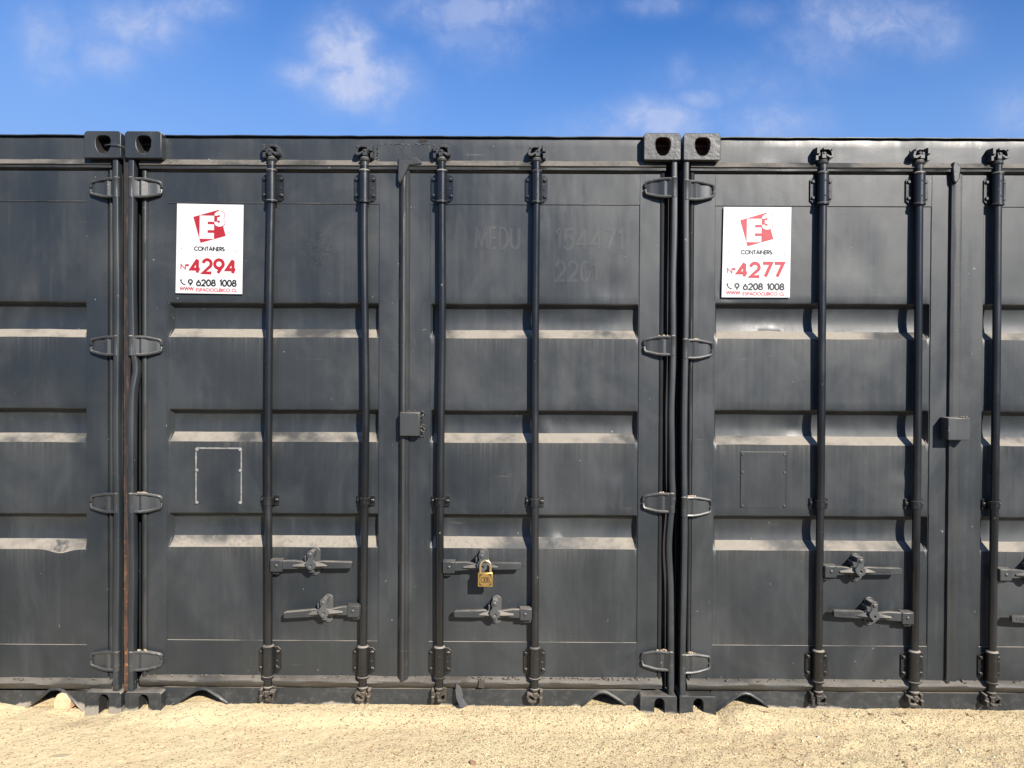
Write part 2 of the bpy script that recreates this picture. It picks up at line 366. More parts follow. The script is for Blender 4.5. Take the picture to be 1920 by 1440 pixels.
# ------------------------------------------------------------------ stroke lettering
def arc(cx, cz, rx, rz, a0, a1, k=14):
    return [(cx + rx*math.cos(R(a0+(a1-a0)*i/k)), cz + rz*math.sin(R(a0+(a1-a0)*i/k))) for i in range(k+1)]
def ring(cx, cz, rx, rz): return arc(cx, cz, rx, rz, 90, 450, 24)
GLY = {
 '0': (.62, [ring(.31, .5, .31, .5)]), '1': (.30, [[(.02, .80), (.25, 1.0), (.25, 0)]]),
 '2': (.64, [arc(.31, .69, .30, .31, 172, -38, 14) + [(.02, .0), (.64, .0)]]),
 '4': (.68, [[(.50, 0), (.50, .96)], [(.50, 1.0), (.03, .27), (.68, .27)]]),
 '5': (.60, [[(.56, 1.0), (.14, 1.0), (.08, .56)] + arc(.28, .33, .30, .33, 110, -150, 14)]),
 '6': (.64, [ring(.32, .32, .32, .32), [(.05, .47), (.40, 1.0)]]), '9': (.64, [ring(.32, .68, .32, .32), [(.59, .53), (.24, 0)]]),
 '7': (.60, [[(.0, 1.0), (.60, 1.0), (.18, 0)]]), '8': (.60, [ring(.30, .76, .23, .24), ring(.30, .26, .30, .26)]),
 'C': (.80, [arc(.5, .5, .5, .5, 48, 312, 20)]), 'O': (1.0, [ring(.5, .5, .5, .5)]), 'N': (.66, [[(0, 0), (0, 1.0), (.66, 0), (.66, 1.0)]]),
 'T': (.56, [[(0, 1), (.56, 1)], [(.28, .97), (.28, 0)]]), 'A': (.78, [[(0, 0), (.39, 1.0), (.78, 0)], [(.15, .30), (.63, .30)]]),
 'I': (.06, [[(.03, 0), (.03, 1)]]), 'E': (.46, [[(.46, 1), (0, 1), (0, 0), (.46, 0)], [(0.03, .5), (.42, .5)]]),
 'R': (.52, [[(0, 0), (0, 1), (.22, 1)] + arc(.24, .74, .24, .26, 90, -90, 10) + [(0.05, .48)], [(.22, .46), (.52, 0)]]),
 'S': (.46, [arc(.23, .74, .22, .26, 55, 260, 12) + arc(.23, .25, .23, .25, 80, -145, 12)]),
 'W': (1.0, [[(0, 1), (.25, 0), (.5, 1), (.75, 0), (1.0, 1)]]), 'P': (.48, [[(0, 0), (0, 1), (.22, 1)] + arc(.24, .74, .24, .26, 90, -90, 10) + [(0.05, .48)]]),
 'U': (.58, [[(0, 1), (0, .29)] + arc(.29, .29, .29, .29, 180, 360, 12) + [(.58, 1)]]), 'L': (.40, [[(0, 1), (0, 0), (.40, 0)]]),
 'B': (.50, [[(0, .53), (0, 1), (.2, 1)] + arc(.22, .765, .22, .235, 90, -90, 8) + [(.04, .53)], [(0, .5), (0, 0), (.2, 0)] + arc(.24, .26, .26, .26, -90, 90, 8)]),
 'D': (.60, [[(.03, 0), (.03, 1), (.2, 1)] + arc(.2, .5, .40, .5, 90, -90, 14) + [(.0, .0)]]), 'M': (.80, [[(0, 0), (.06, 1), (.40, .1), (.74, 1), (.80, 0)]]),
 'G': (.60, [arc(.30, .5, .30, .5, 60, 345, 18) + [(.60, .45), (.34, .45)]]), 'o': (.30, [ring(.15, .85, .15, .15)]), ' ': (.34, []),
}
def ribbon(mb, pts, w, y):
    pts = [Vector((p[0], p[1])) for p in pts]
    closed = (pts[0]-pts[-1]).length < 1e-6
    L, Rr = [], []
    N = len(pts)
    for i, p in enumerate(pts):
        a = pts[i-1] if i else (pts[-2] if closed else None)
        b = pts[i+1] if i < N-1 else (pts[1] if closed else None)
        d0 = (p-a).normalized() if a is not None else None; d1 = (b-p).normalized() if b is not None else None
        if d0 is None: d0 = d1
        if d1 is None: d1 = d0
        n0 = Vector((-d0.y, d0.x)); n1 = Vector((-d1.y, d1.x)); m = (n0+n1)
        m = n0 if m.length < 1e-6 else m.normalized()
        k = min(2.2, 1/max(0.2, m.dot(n0)))
        L.append(p + m*w/2*k); Rr.append(p - m*w/2*k)
    vl = [mb.v((q.x, y, q.y)) for q in L]; vr = [mb.v((q.x, y, q.y)) for q in Rr]
    for i in range(N-1): mb.f((vl[i], vr[i], vr[i+1], vl[i+1]))
def write(mb, text, x0, z0, h, y, weight, width=None, gap=.16, T=None):
    """stroke text with its baseline at z0; width squeezes it to fit"""
    tot = sum(GLY[c][0] for c in text) + gap*(len(text)-1)
    sx = h if width is None else width/tot
    x = x0; k = 0
    for c in text:
        w, strokes = GLY[c]
        for st in strokes:
            pts = [(x + px*sx, z0 + pz*h) for px, pz in st]
            if T: pts = [T(*p) for p in pts]
            ribbon(mb, pts, weight, y - 0.00012*(k % 7)); k += 1
        x += (w+gap)*sx

# ------------------------------------------------------------------ containers
YD = 0.050                      # face of the door frame
WIDTH, HEIGHT, LENGTH = 2.438, 2.591, 6.058
GAP_L, GAP_R = 0.0163, 0.0112
GROUP = 'row of dark grey shipping containers'

class Spec: pass
def base_spec(x0):
    s = Spec(); s.x0 = x0
    return s
SX = lambda px, Y=YD: at(px, 740, Y)[0]
SZ = lambda py, ref=750, Y=YD: at(ref, py, Y)[1]

mid = base_spec(0.0)
mid.post = [(SX(241, .02), SX(252, .02)), (SX(1256, .02), SX(1267, .02))]
mid.gl = (SX(265), SX(278)); mid.gr = (SX(1235), SX(1244))
mid.panels = [(SX(313), SX(711)), (SX(805), SX(1198))]; mid.gc = (SX(748), SX(768))
mid.rows = dict(header_b=SZ(302), door_t=SZ(325), seam_t=SZ(382), seam_b=SZ(1203), door_b=SZ(1269))
mid.cor = [(SZ(569), SZ(618), SZ(633)), (SZ(769), SZ(813), SZ(829)), (SZ(964), SZ(1009), SZ(1027))]
mid.rods = [[(510, 330), (507, 480), (504, 700), (503, 900), (503.5, 1150), (503, 1275)], [(684, 330), (682, 400), (684, 600), (686.5, 750), (685, 850), (684, 940), (682, 1100), (680.5, 1275)],
            [(828.5, 330), (829, 480), (829, 650), (826.5, 800), (825, 950), (824.5, 1150), (824, 1275)], [(1006.5, 330), (1004.5, 500), (1003, 700), (1003, 900), (1003, 1150), (1002.5, 1275)]]
mid.handles = [  # rod, hub px y, side (+1 tip to the right), catch px x, tip (px x, y)
    (0, 1058, 1, 584, (660, 1059)), (1, 1143, -1, 608, (533, 1153)), (2, 1061, 1, 904, (977, 1061)), (3, 1149, -1, 928, (852, 1151))]
mid.hinge = [352, 648, 942, 1238]

def shifted(s, d, x0):
    q = base_spec(x0)
    q.post = [(a+d, b+d) for a, b in s.post]; q.gl = tuple(a+d for a in s.gl); q.gr = tuple(a+d for a in s.gr); q.gc = tuple(a+d for a in s.gc)
    q.panels = [(a+d, b+d) for a, b in s.panels]; q.rows = dict(s.rows); q.cor = list(s.cor); return q
xr0 = WIDTH + GAP_R; xl0 = -WIDTH - GAP_L
rgt = shifted(mid, xr0, xr0)
zr = lambda py: SZ(py, 1620)
rgt.post[0] = (SX(1279, .02), SX(1290, .02)); rgt.gl = (SX(1290.5), SX(1299)); rgt.panels[0] = (SX(1338), SX(1744)); rgt.gc = (SX(1776), SX(1800)); rgt.panels[1] = (SX(1840), rgt.panels[1][1])
rgt.rows = dict(header_b=zr(307), door_t=zr(328), seam_t=zr(386.5), seam_b=zr(1212), door_b=zr(1276))
rgt.cor = [(zr(570), zr(622.5), zr(636)), (zr(771), zr(821), zr(835)), (zr(969), zr(1018), zr(1033))]
rgt.rods = [[(1543.5, 330), (1541, 600), (1539, 900), (1535, 1150), (1534, 1280)], [(1724, 330), (1721.5, 650), (1718.5, 950), (1715, 1150), (1714, 1280)],
            [(1871, 330), (1869, 650), (1864, 950), (1861, 1150), (1859, 1280)], [(2050, 330), (2047, 650), (2042, 950), (2039, 1150), (2037, 1280)]]
rgt.handles = [(0, 1069, 1, 1610, (1690, 1071)), (1, 1156, -1, 1636, (1563, 1150)), (2, 1075, 1, 1940, (2015, 1076)), (3, 1166, -1, 1968, (1896, 1160))]
rgt.hinge = [357, 654, 949, 1243]
lft = shifted(mid, xl0, xl0)
zl = lambda py: SZ(py, 80)
lft.post[1] = (SX(213, .02), SX(224, .02)); lft.gr = (SX(202), SX(213)); lft.panels[1] = (lft.panels[1][0], SX(163))
lft.rows = dict(header_b=zl(300), door_t=zl(320), seam_t=zl(377), seam_b=zl(1209), door_b=zl(1272))
lft.cor = [(zl(565), zl(617), zl(631)), (zl(766), zl(814), zl(829)), (zl(963), zl(1013), zl(1029))]
lft.rods = None; lft.hinge = [352, 648, 942, 1238]
lft.handles = None

RREC = 0.033
def door_panel(x0, x1, rows, cor, dents, seed, parent, sags=()):
    yb = 0.0545; ramp = 0.015
    prof = []                                    # (z, depth) from top to bottom
    def flat(za, zb):
        for z in lin(za, zb, 0.03)[1:-1]: prof.append((z, 0))
    z = rows['seam_t'] + 0.004; prof.append((z, 0))
    for zt, zi, zo in cor:
        flat(z, zt+0.010); prof.extend([(zt+0.010, 0), (zt+0.002, .0012), (zt-0.003, .006), (zt-0.009, .024), (zt-0.013, .031), (zt-0.018, RREC)])
        zz = [q for q in lin(zt-0.018, zi+.002, 0.025)[1:-1]]
        prof.extend([(q, RREC + .0050*(1-((q-(zt-.018+zi)/2)/((zt-.018-zi)/2))**2)) for q in zz]); prof.extend([(zi+.002, RREC), (zi-.0015, RREC-.003), (zo+.0025, .003), (zo-.001, 0)]); z = zo-.001
    zb = rows['seam_b'] - 0.004; flat(z, zb); prof.append((zb, 0))
    e0, e1 = x0 + 0.004, x1 - 0.004
    xs = [x0-0.004, e0, e0+ramp*.5, e0+ramp] + lin(e0+ramp, e1-ramp, 0.022)[1:-1] + [e1-ramp, e1-ramp*.5, e1, x1+0.004]
    def depth(x, d):
        k = min(1, max(0, (x-e0)/ramp), max(0, (e1-x)/ramp)); return min(d, (RREC+.005)*k)
    mb = MB(); grid = []; wash = []
    def edge_k(z): return min(1, (rows['seam_t']-z)/.05, (z-rows['seam_b'])/.05)
    for z, d in prof:
        row = []
        for x in xs:
            dd = depth(x, d)
            w = 0.0024*noise.noise((x*2.2+seed, z*2.6, seed*1.7)) + 0.0012*noise.noise((x*6+seed, z*6, 3.3)) + 0.0004*noise.noise((x*17, z*17, seed))
            for (dx, dz, rx, rz, amp) in dents: w += amp*math.exp(-((x-dx)/rx)**2 - ((z-dz)/rz)**2)
            edge = min(1, (x-x0)/.06, (x1-x)/.06, (rows['seam_t']-z)/.05, (z-rows['seam_b'])/.05); w *= max(0, edge)
            zz_ = z + edge_k(z)*(.0030*noise.noise((x*2.3+seed, z*1.1, 7.1)) + .0014*noise.noise((x*9+seed, z*1.1, 2.1)))
            for (sx_, sz_, sw_, sa_) in sags: zz_ += sa_*math.exp(-((x-sx_)/sw_)**2 - ((z-sz_)/.022)**2)
            row.append(mb.v((x, yb + dd + w, zz_)))
            wash.append(max([math.exp(-(zo_-z)/.045) if z <= zo_+.002 else 0 for _, _, zo_ in cor] + [.6*math.exp(-(z-rows['seam_b'])/.03)])*(.5+.9*noise.noise((x*5, z*.5, seed))))
        grid.append(row)
    for a, b in zip(grid, grid[1:]):
        for i in range(len(xs)-1):
            q = [a[i], b[i], b[i+1], a[i+1]]; ds = [v.co.y for v in q]
            if max(abs(ds[0]-ds[1]-ds[3]+ds[2]), 0) > 0.004:
                if ds[0]+ds[2] > ds[1]+ds[3]: mb.f((q[0], q[1], q[2])); mb.f((q[0], q[2], q[3]))
                else: mb.f((q[0], q[1], q[3])); mb.f((q[1], q[2], q[3]))
            else: mb.f(q)
    o = mb.build('door', M['door'], parent, smooth=28, recalc=False)
    at_ = o.data.attributes.new('washed', 'FLOAT', 'POINT'); at_.data.foreach_set('value', np.clip(np.array(wash, dtype=np.float32), 0, 1))
    return o

def casting(parent, xa, z0, z1, top, hole_dx, mats, org, deep=.075):
    w = 0.162; cx = xa + w/2 + hole_dx; cz = (z0+z1)/2
    if top:
        hole = [(-.033, .020), (-.027, .034), (-.012, .041), (.012, .041), (.027, .034), (.033, .020), (.031, -.008), (.022, -.028), (.008, -.039), (-.008, -.039), (-.022, -.028), (-.031, -.008)]
        hole = [(cx+a, cz-.001+b) for a, b in hole]
    else:
        hole = [(cx + .0225*math.cos(R(t)), z1-.034 + .026*math.sin(R(t))) for t in range(0, 181, 20)] + [(cx-.0225, z0+.010), (cx+.0225, z0+.010)]
    mb = MB(); ch = 0.010 if top else 0.006
    out = [(xa+ch*.4, z0), (xa+w-ch*.4, z0), (xa+w, z0+ch*.4), (xa+w, z1-ch), (xa+w-ch, z1), (xa+ch, z1), (xa, z1-ch), (xa, z0+ch*.4)]
    mb.plate(out, 0.0, 0.178, [hole], cap=deep, capmat=1)
    vs = [mb.v((x, 0.178, z)) for x, z in out]; mb.f(vs)
    if top:   # rusty web inside the hole
        mb.mi = 1; mb.box(cx-.045, cx+.045, .045, .06, cz+.012, cz+.020)
    for q in mb.bm.verts: q.co.x -= org; 
    return mb.build('corner_casting', mats, parent, bevel=0.0035, smooth=40)

def zlen(py_list, px, Y): return [at(px, p, Y)[1] for p in py_list]

def keeper_mesh(top, flip, low):
    """cam and cam keeper at one end of a bar; origin on the bar axis at the keeper's centre"""
    mb = MB(); k = -1 if flip else 1; up = 1 if top else -1
    def bx(x0, x1, y0, y1, z0, z1, tp=0.0):
        a, b = sorted((x0*k, x1*k)); c, d = sorted((z0*up, z1*up)); mb.box(a, b, y0, y1, c, d, tp)
    yk = 0.020                                            # back plane on the header, relative to the bar axis
    bx(-.030, .034, yk-.004, yk+.006, -.026, .030)                  # base pad
    bx(-.040, -.021, -.024, yk, .000, .033, .003)                   # lit lug
    bx(-.040, -.024, -.014, yk, -.026, .000, .002)                  # lug root
    pts = [(-.008, .030), (.020, .032), (.032, .022), (.040, -.004), (.036, -.014), (.022, -.016), (.004, -.004), (.004, .004), (.022, -.006), (.029, -.004), (.024, .014), (.014, .021), (-.008, .020)]
    pts = [(x*k, z*up) for x, z in pts]
    mb.plate(pts, -.022, yk)                                        # hooked keeper
    bx(-.017, .010, -.020, .016, -.020, .014, .004)                 # cam on the bar
    bx(.006, .026, -.012, .014, -.016, .004, .004)
    bx(-.028, -.012, -.010, .012, -.008, .012, .003)
    mb.lathe(0, 0, [(.0165, up*-.058), (.0165, up*-.040), (.0235, up*-.034), (.019, up*-.024), (.013, up*-.016)], 18)
    mb.knob(.028*k, .020*up, -.022, .005, .004); mb.knob(-.004*k, .006*up, -.020, .006, .004)
    o = mb.build('cam_keeper', M['fit_low'] if low else M['fit'], None, bevel=0.0022, smooth=40)
    me = o.data; bpy.data.objects.remove(o); return me
KEEP = {}
def keeper(parent, x, z, y, top, flip):
    key = (top, flip)
    if key not in KEEP: KEEP[key] = keeper_mesh(top, flip, not top)
    o = bpy.data.objects.new('cam_keeper', KEEP[key]); COL.objects.link(o); o.parent = parent; o.location = (x, y, z); o.scale = (.9, .95, .9) if not top else (1, 1, 1)
    b = o.modifiers.new('edge_rounding', 'BEVEL'); b.width = 0.0012; b.segments = 1; b.limit_method = 'ANGLE'; b.angle_limit = R(40)

def sleeve_mesh():
    mb = MB(); h = 0.070
    w, hh, c = .0485, .058, .012; yb = .026
    out = [(-w+c, -hh), (w-c, -hh), (w, -hh+c), (w, hh-c), (w-c, hh), (-w+c, hh), (-w, hh-c), (-w, -hh+c)]
    mb.plate(out, yb-.007, yb)
    mb.lathe(0, 0, [(.0185, -h-.004), (.0262, -h), (.0262, -h+.007), (.0238, -h+.009), (.0238, h-.009), (.0262, h-.007), (.0262, h), (.0195, h+.006)], 28)
    for sx in (-.0375, .0375):
        for sz in (-.036, .036): mb.knob(sx, sz, yb-.007, .0085, .0085)
        mb.knob(sx*.9, -.004, yb-.007, .004, .003)
    mb.mi = 1
    for sz in (-.033, .033): mb.knob(.001, sz, -.0236, .0042, .0012, 10, .3)
    o = mb.build('bar_sleeve', [M['rod'], M['dark']], None, smooth=35); me = o.data; bpy.data.objects.remove(o); return me
SLEEVE = sleeve_mesh()
def bracket_mesh():
    mb = MB(); yb = .026; h = .024
    prof = [(-.040, yb-.004), (-.022, yb-.004)] + [(.0215*math.cos(R(t)), -.0215*math.sin(R(t))) for t in range(180, -1, -15)][1:-1] + [(.022, yb-.004), (.040, yb-.004)]
    prof = [(-.040, yb-.005), (-.024, yb-.005), (-.0215, .0)] + [(.0215*math.cos(R(t)), -.0215*math.sin(R(t))) for t in range(170, 0, -20)] + [(.0215, 0.0), (.024, yb-.005), (.040, yb-.005)]
    inner = [(x*.9 if abs(x) < .023 else x, y+.004) for x, y in prof]
    for za, zb in ((-h*.95, h*.95),):
        A = [mb.v((x, y, za + (0.005 if abs(x) < .022 else 0))) for x, y in prof]; B = [mb.v((x, y, zb - (0.006 if abs(x) < .022 else 0))) for x, y in prof]
        C = [mb.v((x, y, za + (0.005 if abs(x) < .022 else 0))) for x, y in inner]; D = [mb.v((x, y, zb - (0.006 if abs(x) < .022 else 0))) for x, y in inner]
        for i in range(len(prof)-1):
            mb.f((A[i], A[i+1], B[i+1], B[i])); mb.f((C[i], D[i], D[i+1], C[i+1])); mb.f((B[i], B[i+1], D[i+1], D[i])); mb.f((A[i], C[i], C[i+1], A[i+1]))
        mb.f((A[0], B[0], D[0], C[0])); mb.f((A[-1], C[-1], D[-1], B[-1]))
    for sx in (-.032, .032): mb.knob(sx, 0, yb-.005, .0085, .008)
    mb.mi = 1; mb.knob(0, 0, -.0212, .0045, .0012, 10, .3)
    o = mb.build('bar_bracket', [M['rod'], M['dark']], None, smooth=30); me = o.data; bpy.data.objects.remove(o); return me
BRACKET = bracket_mesh()
def linkmesh(name, me, parent, loc):
    o = bpy.data.objects.new(name, me); COL.objects.link(o); o.parent = parent; o.location = loc; return o

def handle_set(parent, rx, rz, side, catch_x, tip, yr):
    """hub, lever and catch of one locking bar; container-local x"""
    k = side; L = abs(tip[0]-rx); dz = tip[1]-rz; c = abs(catch_x-rx)
    def px(a): return rx + k*a
    def pz(a, o=0): return rz + dz*(a-.045)/(L-.045)*(1 if a > .045 else 0) + o
    # hub: folded clevis welded to the bar
    mb = MB(); a0, a1 = sorted((px(.012), px(.070)))
    mb.box(a0, a1, yr-.026, yr+.014, rz-.030, rz+.027, .003)
    mb.box(*sorted((px(.010), px(.022))), yr-.012, yr+.012, rz-.026, rz+.024)
    mb.knob(px(.043), rz, yr-.026, .0075, .005, 10, .5)
    mb.box(*sorted((px(.016), px(.050))), yr-.004, yr+.016, rz-.044, rz-.030)
    mb.build('handle_hub', M['fit'], parent, bevel=.004, smooth=40)
    # lever
    mb = MB()
    st = [(.068, .021, .019), (c-.075, .021, .018), (c-.030, .014, .012), (c+.012, .013, .012), (c+.050, .018, .016), (c+.070, .0175, .016), (L-.006, .0145, .0155), (L, .011, .012)]
    rows = []
    for a, up, dn in st:
        w = .009 if a < c+.06 else .010; y = yr-.012 - (.004 if a > c+.06 else 0)
        rows.append([mb.v((px(a), y-w, pz(a, up-.003))), mb.v((px(a), y-w, pz(a, -dn+.003))), mb.v((px(a), y-w+.004, pz(a, -dn))), mb.v((px(a), y+w, pz(a, -dn))), mb.v((px(a), y+w, pz(a, up))), mb.v((px(a), y-w+.004, pz(a, up)))])
    for p, q in zip(rows, rows[1:]):
        for i in range(6): mb.f((p[i], p[(i+1) % 6], q[(i+1) % 6], q[i]))
    mb.f(rows[0]); mb.f(rows[-1][::-1])
    # forged spear-shaped boss in front of the lever
    y = yr-.021
    ring_ = [(c-.082, .004, 0), (c-.030, .013, .004), (c, .016, .006), (c+.030, .013, .004), (c+.070, .003, 0)]
    top = [mb.v((px(a), y+.002, pz(a, h))) for a, h, _ in ring_]; rid = [mb.v((px(a), y-.010-q, pz(a, -.002))) for a, h, q in ring_]; bot = [mb.v((px(a), y+.002, pz(a, -h-.004))) for a, h, _ in ring_]
    for i in range(4): mb.f((top[i], rid[i], rid[i+1], top[i+1])); mb.f((rid[i], bot[i], bot[i+1], rid[i+1]))
    # embossed marks on the grip
    for j in range(7):
        a = c+.085+j*.009+random.uniform(-.002, .002)
        if a < L-.012: mb.box(*sorted((px(a), px(a+.005))), yr-.0275, yr-.0255, pz(a, -.004+random.uniform(-.003, .002)), pz(a, .004+random.uniform(-.002, .003)))
    mb.build('handle', M['hinge'], parent, smooth=25)
    # catch: base plate, pivoting latch plate
    cz = pz(c, 0); yb = YD + .004; mb = MB(); cx = px(c)
    def oval(x, z0, z1, w): return [(x + w*math.cos(R(t)), z1-w + w*math.sin(R(t))) for t in range(0, 181, 20)] + [(x - w*math.cos(R(t)), z0+w - w*math.sin(R(t))) for t in range(0, 181, 20)]
    mb.plate(oval(cx+.006, cz-.055, cz+.070, .022), yb-.010, yb)
    mb.knob(cx+.003, cz-.038, yb-.010, .009, .010, 8); 
    hexo = [(cx-.010, cz+.034), (cx-.023, cz+.014), (cx-.021, cz+.002), (cx-.006, cz-.016), (cx+.006, cz-.018), (cx+.021, cz-.006), (cx+.024, cz+.012), (cx+.013, cz+.026), (cx+.014, cz+.050)] + \
           [(cx+.001+.016*math.cos(R(t)), cz+.053+.016*math.sin(R(t))) for t in range(0, 181, 30)] + [(cx-.015, cz+.046)]
    hole = [(cx+.002+.006*math.cos(R(t)), cz+.002+.006*math.sin(R(t))) for t in range(0, 360, 45)]
    mb.plate(hexo, yr-.044, yr-.036, [hole], cap=None)
    mb.box(cx-.010, cx+.012, yr-.036, yb-.009, cz+.040, cz+.062)
    mb.knob(cx, cz+.052, yr-.044, .009, .008, 10); mb.box(cx-.028, cx-.022, yr-.034, yb-.008, cz+.022, cz+.042)
    mb.box(cx-.008, cx+.010, yr-.030, yb-.008, cz-.030, cz-.022)
    mb.build('handle_catch', M['catch'], parent, bevel=.0025, smooth=40)

def hinge(parent, kx, z, side, rimdust):
    """kx = axis of the knuckle, blade reaches away along side"""
    mb = MB(); k = side
    kr = .0135
    mb.lathe(kx, .022, [(kr, z-.044), (kr, z-.016), (kr*.95, z-.0155), (kr*.95, z-.0145), (kr, z-.014), (kr, z+.040), (kr*1.05, z+.041), (kr*.8, z+.046)], 16)
    o = [(.010, .038), (.068, .037), (.118, .027), (.127, .018), (.127, -.020), (.118, -.028), (.072, -.040), (.010, -.042)]
    pts = [(kx + k*a, z + b) for a, b in o]
    mb.plate(pts, .046, .058)
    # stepped web of the forging
    web = [(.010, .012), (.026, .026), (.030, .028), (.042, .024), (.062, .033), (.066, .036), (.098, .035), (.112, .040), (.124, .046)]
    rows = []
    for a, y in web:
        up = .034 if a < .07 else .034 - (a-.07)*.16; dn = .036 if a < .07 else .036 - (a-.07)*.18
        rows.append([mb.v((kx + k*a, .058, z+up)), mb.v((kx + k*a, y, z+up)), mb.v((kx + k*a, y, z-dn)), mb.v((kx + k*a, .058, z-dn))])
    for p, q in zip(rows, rows[1:]):
        for i in range(3): mb.f((p[i], q[i], q[i+1], p[i+1]))
    def tub(path): mb.tube([(kx + k*a, y, z+b) for a, b, y in path], .0062, 8)
    tub([(.008, .037, .020), (.040, .038, .024), (.066, .036, .029), (.108, .028, .035), (.119, .025, .036), (.123, .018, .038), (.124, .004, .041)])
    tub([(.008, -.040, .020), (.040, -.041, .024), (.070, -.038, .029), (.108, -.029, .035), (.119, -.026, .036), (.123, -.020, .038), (.124, -.006, .041)])
    if rimdust:
        mb.mi = 1
        for i in range(rimdust):
            a = random.uniform(.020, .060); mb.lump((kx + k*a, random.uniform(.026, .040), z+.042 + random.uniform(-.002, .004)), random.uniform(.003, .007), 1, .7)
    return mb.build('hinge', [M['hinge'], M['slab']], parent, smooth=40)

def make_container(sp, label, pit=(False, False), rust=(False, False), arches=None, full_left=True, seed=1):
    root = empty('shipping_container', (sp.x0, 0, 0), label, 'container', GROUP)
    ox = sp.x0; rw = sp.rows
    L = lambda x: x-ox
    def part(mb, name, mat, parent=root, **kw):
        for q in mb.bm.verts: q.co.x -= ox
        return mb.build(name, mat, parent, **kw)
    # --- corner castings (front four, back four)
    zc = .118
    for i, xa in enumerate((ox, ox+WIDTH-.162)):
        mats = [M['cast_pit' if pit[i] else 'cast'], M['holerust' if pit[i] else 'dark']]
        casting(root, xa, HEIGHT-zc, HEIGHT, True, .002, mats, ox); casting(root, xa, 0, zc, False, .002 if i == 0 else .004, [M['cast'], M['dark']], ox)
    for xa in (ox, ox+WIDTH-.162):
        for z0 in (0, HEIGHT-zc):
            mb = MB(); mb.box(xa, xa+.162, LENGTH-.178, LENGTH, z0, z0+zc); part(mb, 'corner_casting', M['cast'], bevel=.006)
    # --- corner posts
    for i in (0, 1):
        a, b = sp.post[i]; k = 1 if i == 0 else -1
        edge = ox+.002 if i == 0 else ox+WIDTH-.002
        inner = sp.gl[0] if i == 0 else sp.gr[1]
        def dent(z, i=i):
            if sp is mid and i == 1: return (-.005*math.exp(-((z-1.42)/.16)**2) - .013*math.exp(-((z-.78)/.14)**2) + .004*math.exp(-((z-1.0)/.05)**2) + .0015*math.sin(z*9), 0)
            if sp is mid and i == 0: return (.012*math.exp(-((z-1.55)/.07)**2) - .002*math.sin(z*7), .01*math.exp(-((z-1.55)/.07)**2))
            return (.0025*math.sin(z*6+i+seed), 0)
        mb = MB(); zs = lin(zc-.004, HEIGHT-zc+.004, .035); c = .005
        mb.sweep_z([(a, .048), (a, .012+c), (a+c*.4, .012+c*.3), (a+c, .012), (b-c, .012), (b-c*.4, .012+c*.3), (b, .012+c), (b, .048)], zs, .0010, seed+i, dent)
        part(mb, 'corner_post', M['frame'], smooth=50)
        mb = MB()
        pa, pb = (edge, a+.004) if i == 0 else (b-.004, edge)
        yf = .022 if rust[i] else .13
        if rust[i]: pa = ox-.015
        mb.box(pa, pb, yf, yf+.015, zc-.003, HEIGHT-zc+.003)
        part(mb, 'post_flange', M['rust' if rust[i] else 'dark'])
        if rust[i]: tag(root.children[-1], 'rusty brown post flange')
        mb = MB(); g0, g1 = (b-.004, inner+.02) if i == 0 else (inner-.02, a+.004)
        mb.box(g0, g1, .094, .12, zc-.003, HEIGHT-zc+.003); part(mb, 'post_flange', M['dark' if sp is not lft and (sp, i) != (mid, 0) else 'frame'])  # the dark choice paints the groove's shade on its back plate
    # --- header, roof, walls, sill
    mb = MB(); hx0, hx1 = ox+.150, ox+WIDTH-.150
    prof = [(.060, rw['header_b']-.004), (.045, rw['header_b']+.001), (.045, rw['header_b']+.03), (.045, 2.54), (.045, 2.566), (.047, 2.578), (.060, 2.580)]
    mb.sweep_x(prof, lin(hx0, hx1, .03), .0014, seed*3)
    part(mb, 'header_beam', M['frame'], smooth=30)
    mb = MB(); xs = lin(hx0+.006, hx1-.006, .02)
    rows_ = []
    for x in xs:
        w = .0022*noise.noise((x*5, seed, 0)) + .0016*noise.noise((x*17, seed, 4)); yo = .032 + .0025*noise.noise((x*9, seed, 9))
        rows_.append([mb.v((x, .08, 2.5815+w)), mb.v((x, yo, 2.5815+w)), mb.v((x, yo, 2.5848+w)), mb.v((x, .08, 2.586+w*.3)), mb.v((x, LENGTH-.05, 2.586))])
    for p, q in zip(rows_, rows_[1:]):
        for i in range(4): mb.f((p[i], q[i], q[i+1], p[i+1]))
    part(mb, 'roof', M['frame'], smooth=30)
    for xw, k in ((ox+.014, 1), (ox+WIDTH-.014, -1)):
        mb = MB(); pts = []; y = .10
        while y < LENGTH-.12:
            pts += [(xw, y), (xw, y+.07), (xw+k*.036, y+.138), (xw+k*.036, y+.208)]; y += .276
        mb.sweep_z(pts, [.0, .15, 2.44, 2.586]); part(mb, 'side_wall', M['frame'], smooth=None)
    mb = MB(); pts = []; x = ox+.05
    while x < ox+WIDTH-.2:
        pts += [(x, LENGTH-.06), (x+.07, LENGTH-.06), (x+.10, LENGTH-.09), (x+.17, LENGTH-.09)]; x += .2
    pts.append((ox+WIDTH-.05, LENGTH-.06)); mb.sweep_z(pts, [0, 2.586]); part(mb, 'back_wall', M['frame'], smooth=None)
    mb = MB(); mb.box(ox+.03, ox+WIDTH-.03, .18, LENGTH-.1, .150, .165); part(mb, 'floor_deck', M['dark'])
    # sill with two cut-out arches
    sx0, sx1 = ox+.150, ox+WIDTH-.150; zt = rw['door_b']-.052
    out = [(sx0, zt), (sx0, -.02)]
    for (l, t, r) in arches:      # each: (x,z) left foot, apex, right foot
        lx, tx, rx = l[0], t[0], r[0]; tz = t[1]
        out += [(lx, -.02), (lx+.004, l[1]), (tx-.040, tz-.016), (tx-.020, tz-.004), (tx, tz), (tx+.020, tz-.004), (tx+.040, tz-.016), (rx-.004, r[1]), (rx, -.02)]
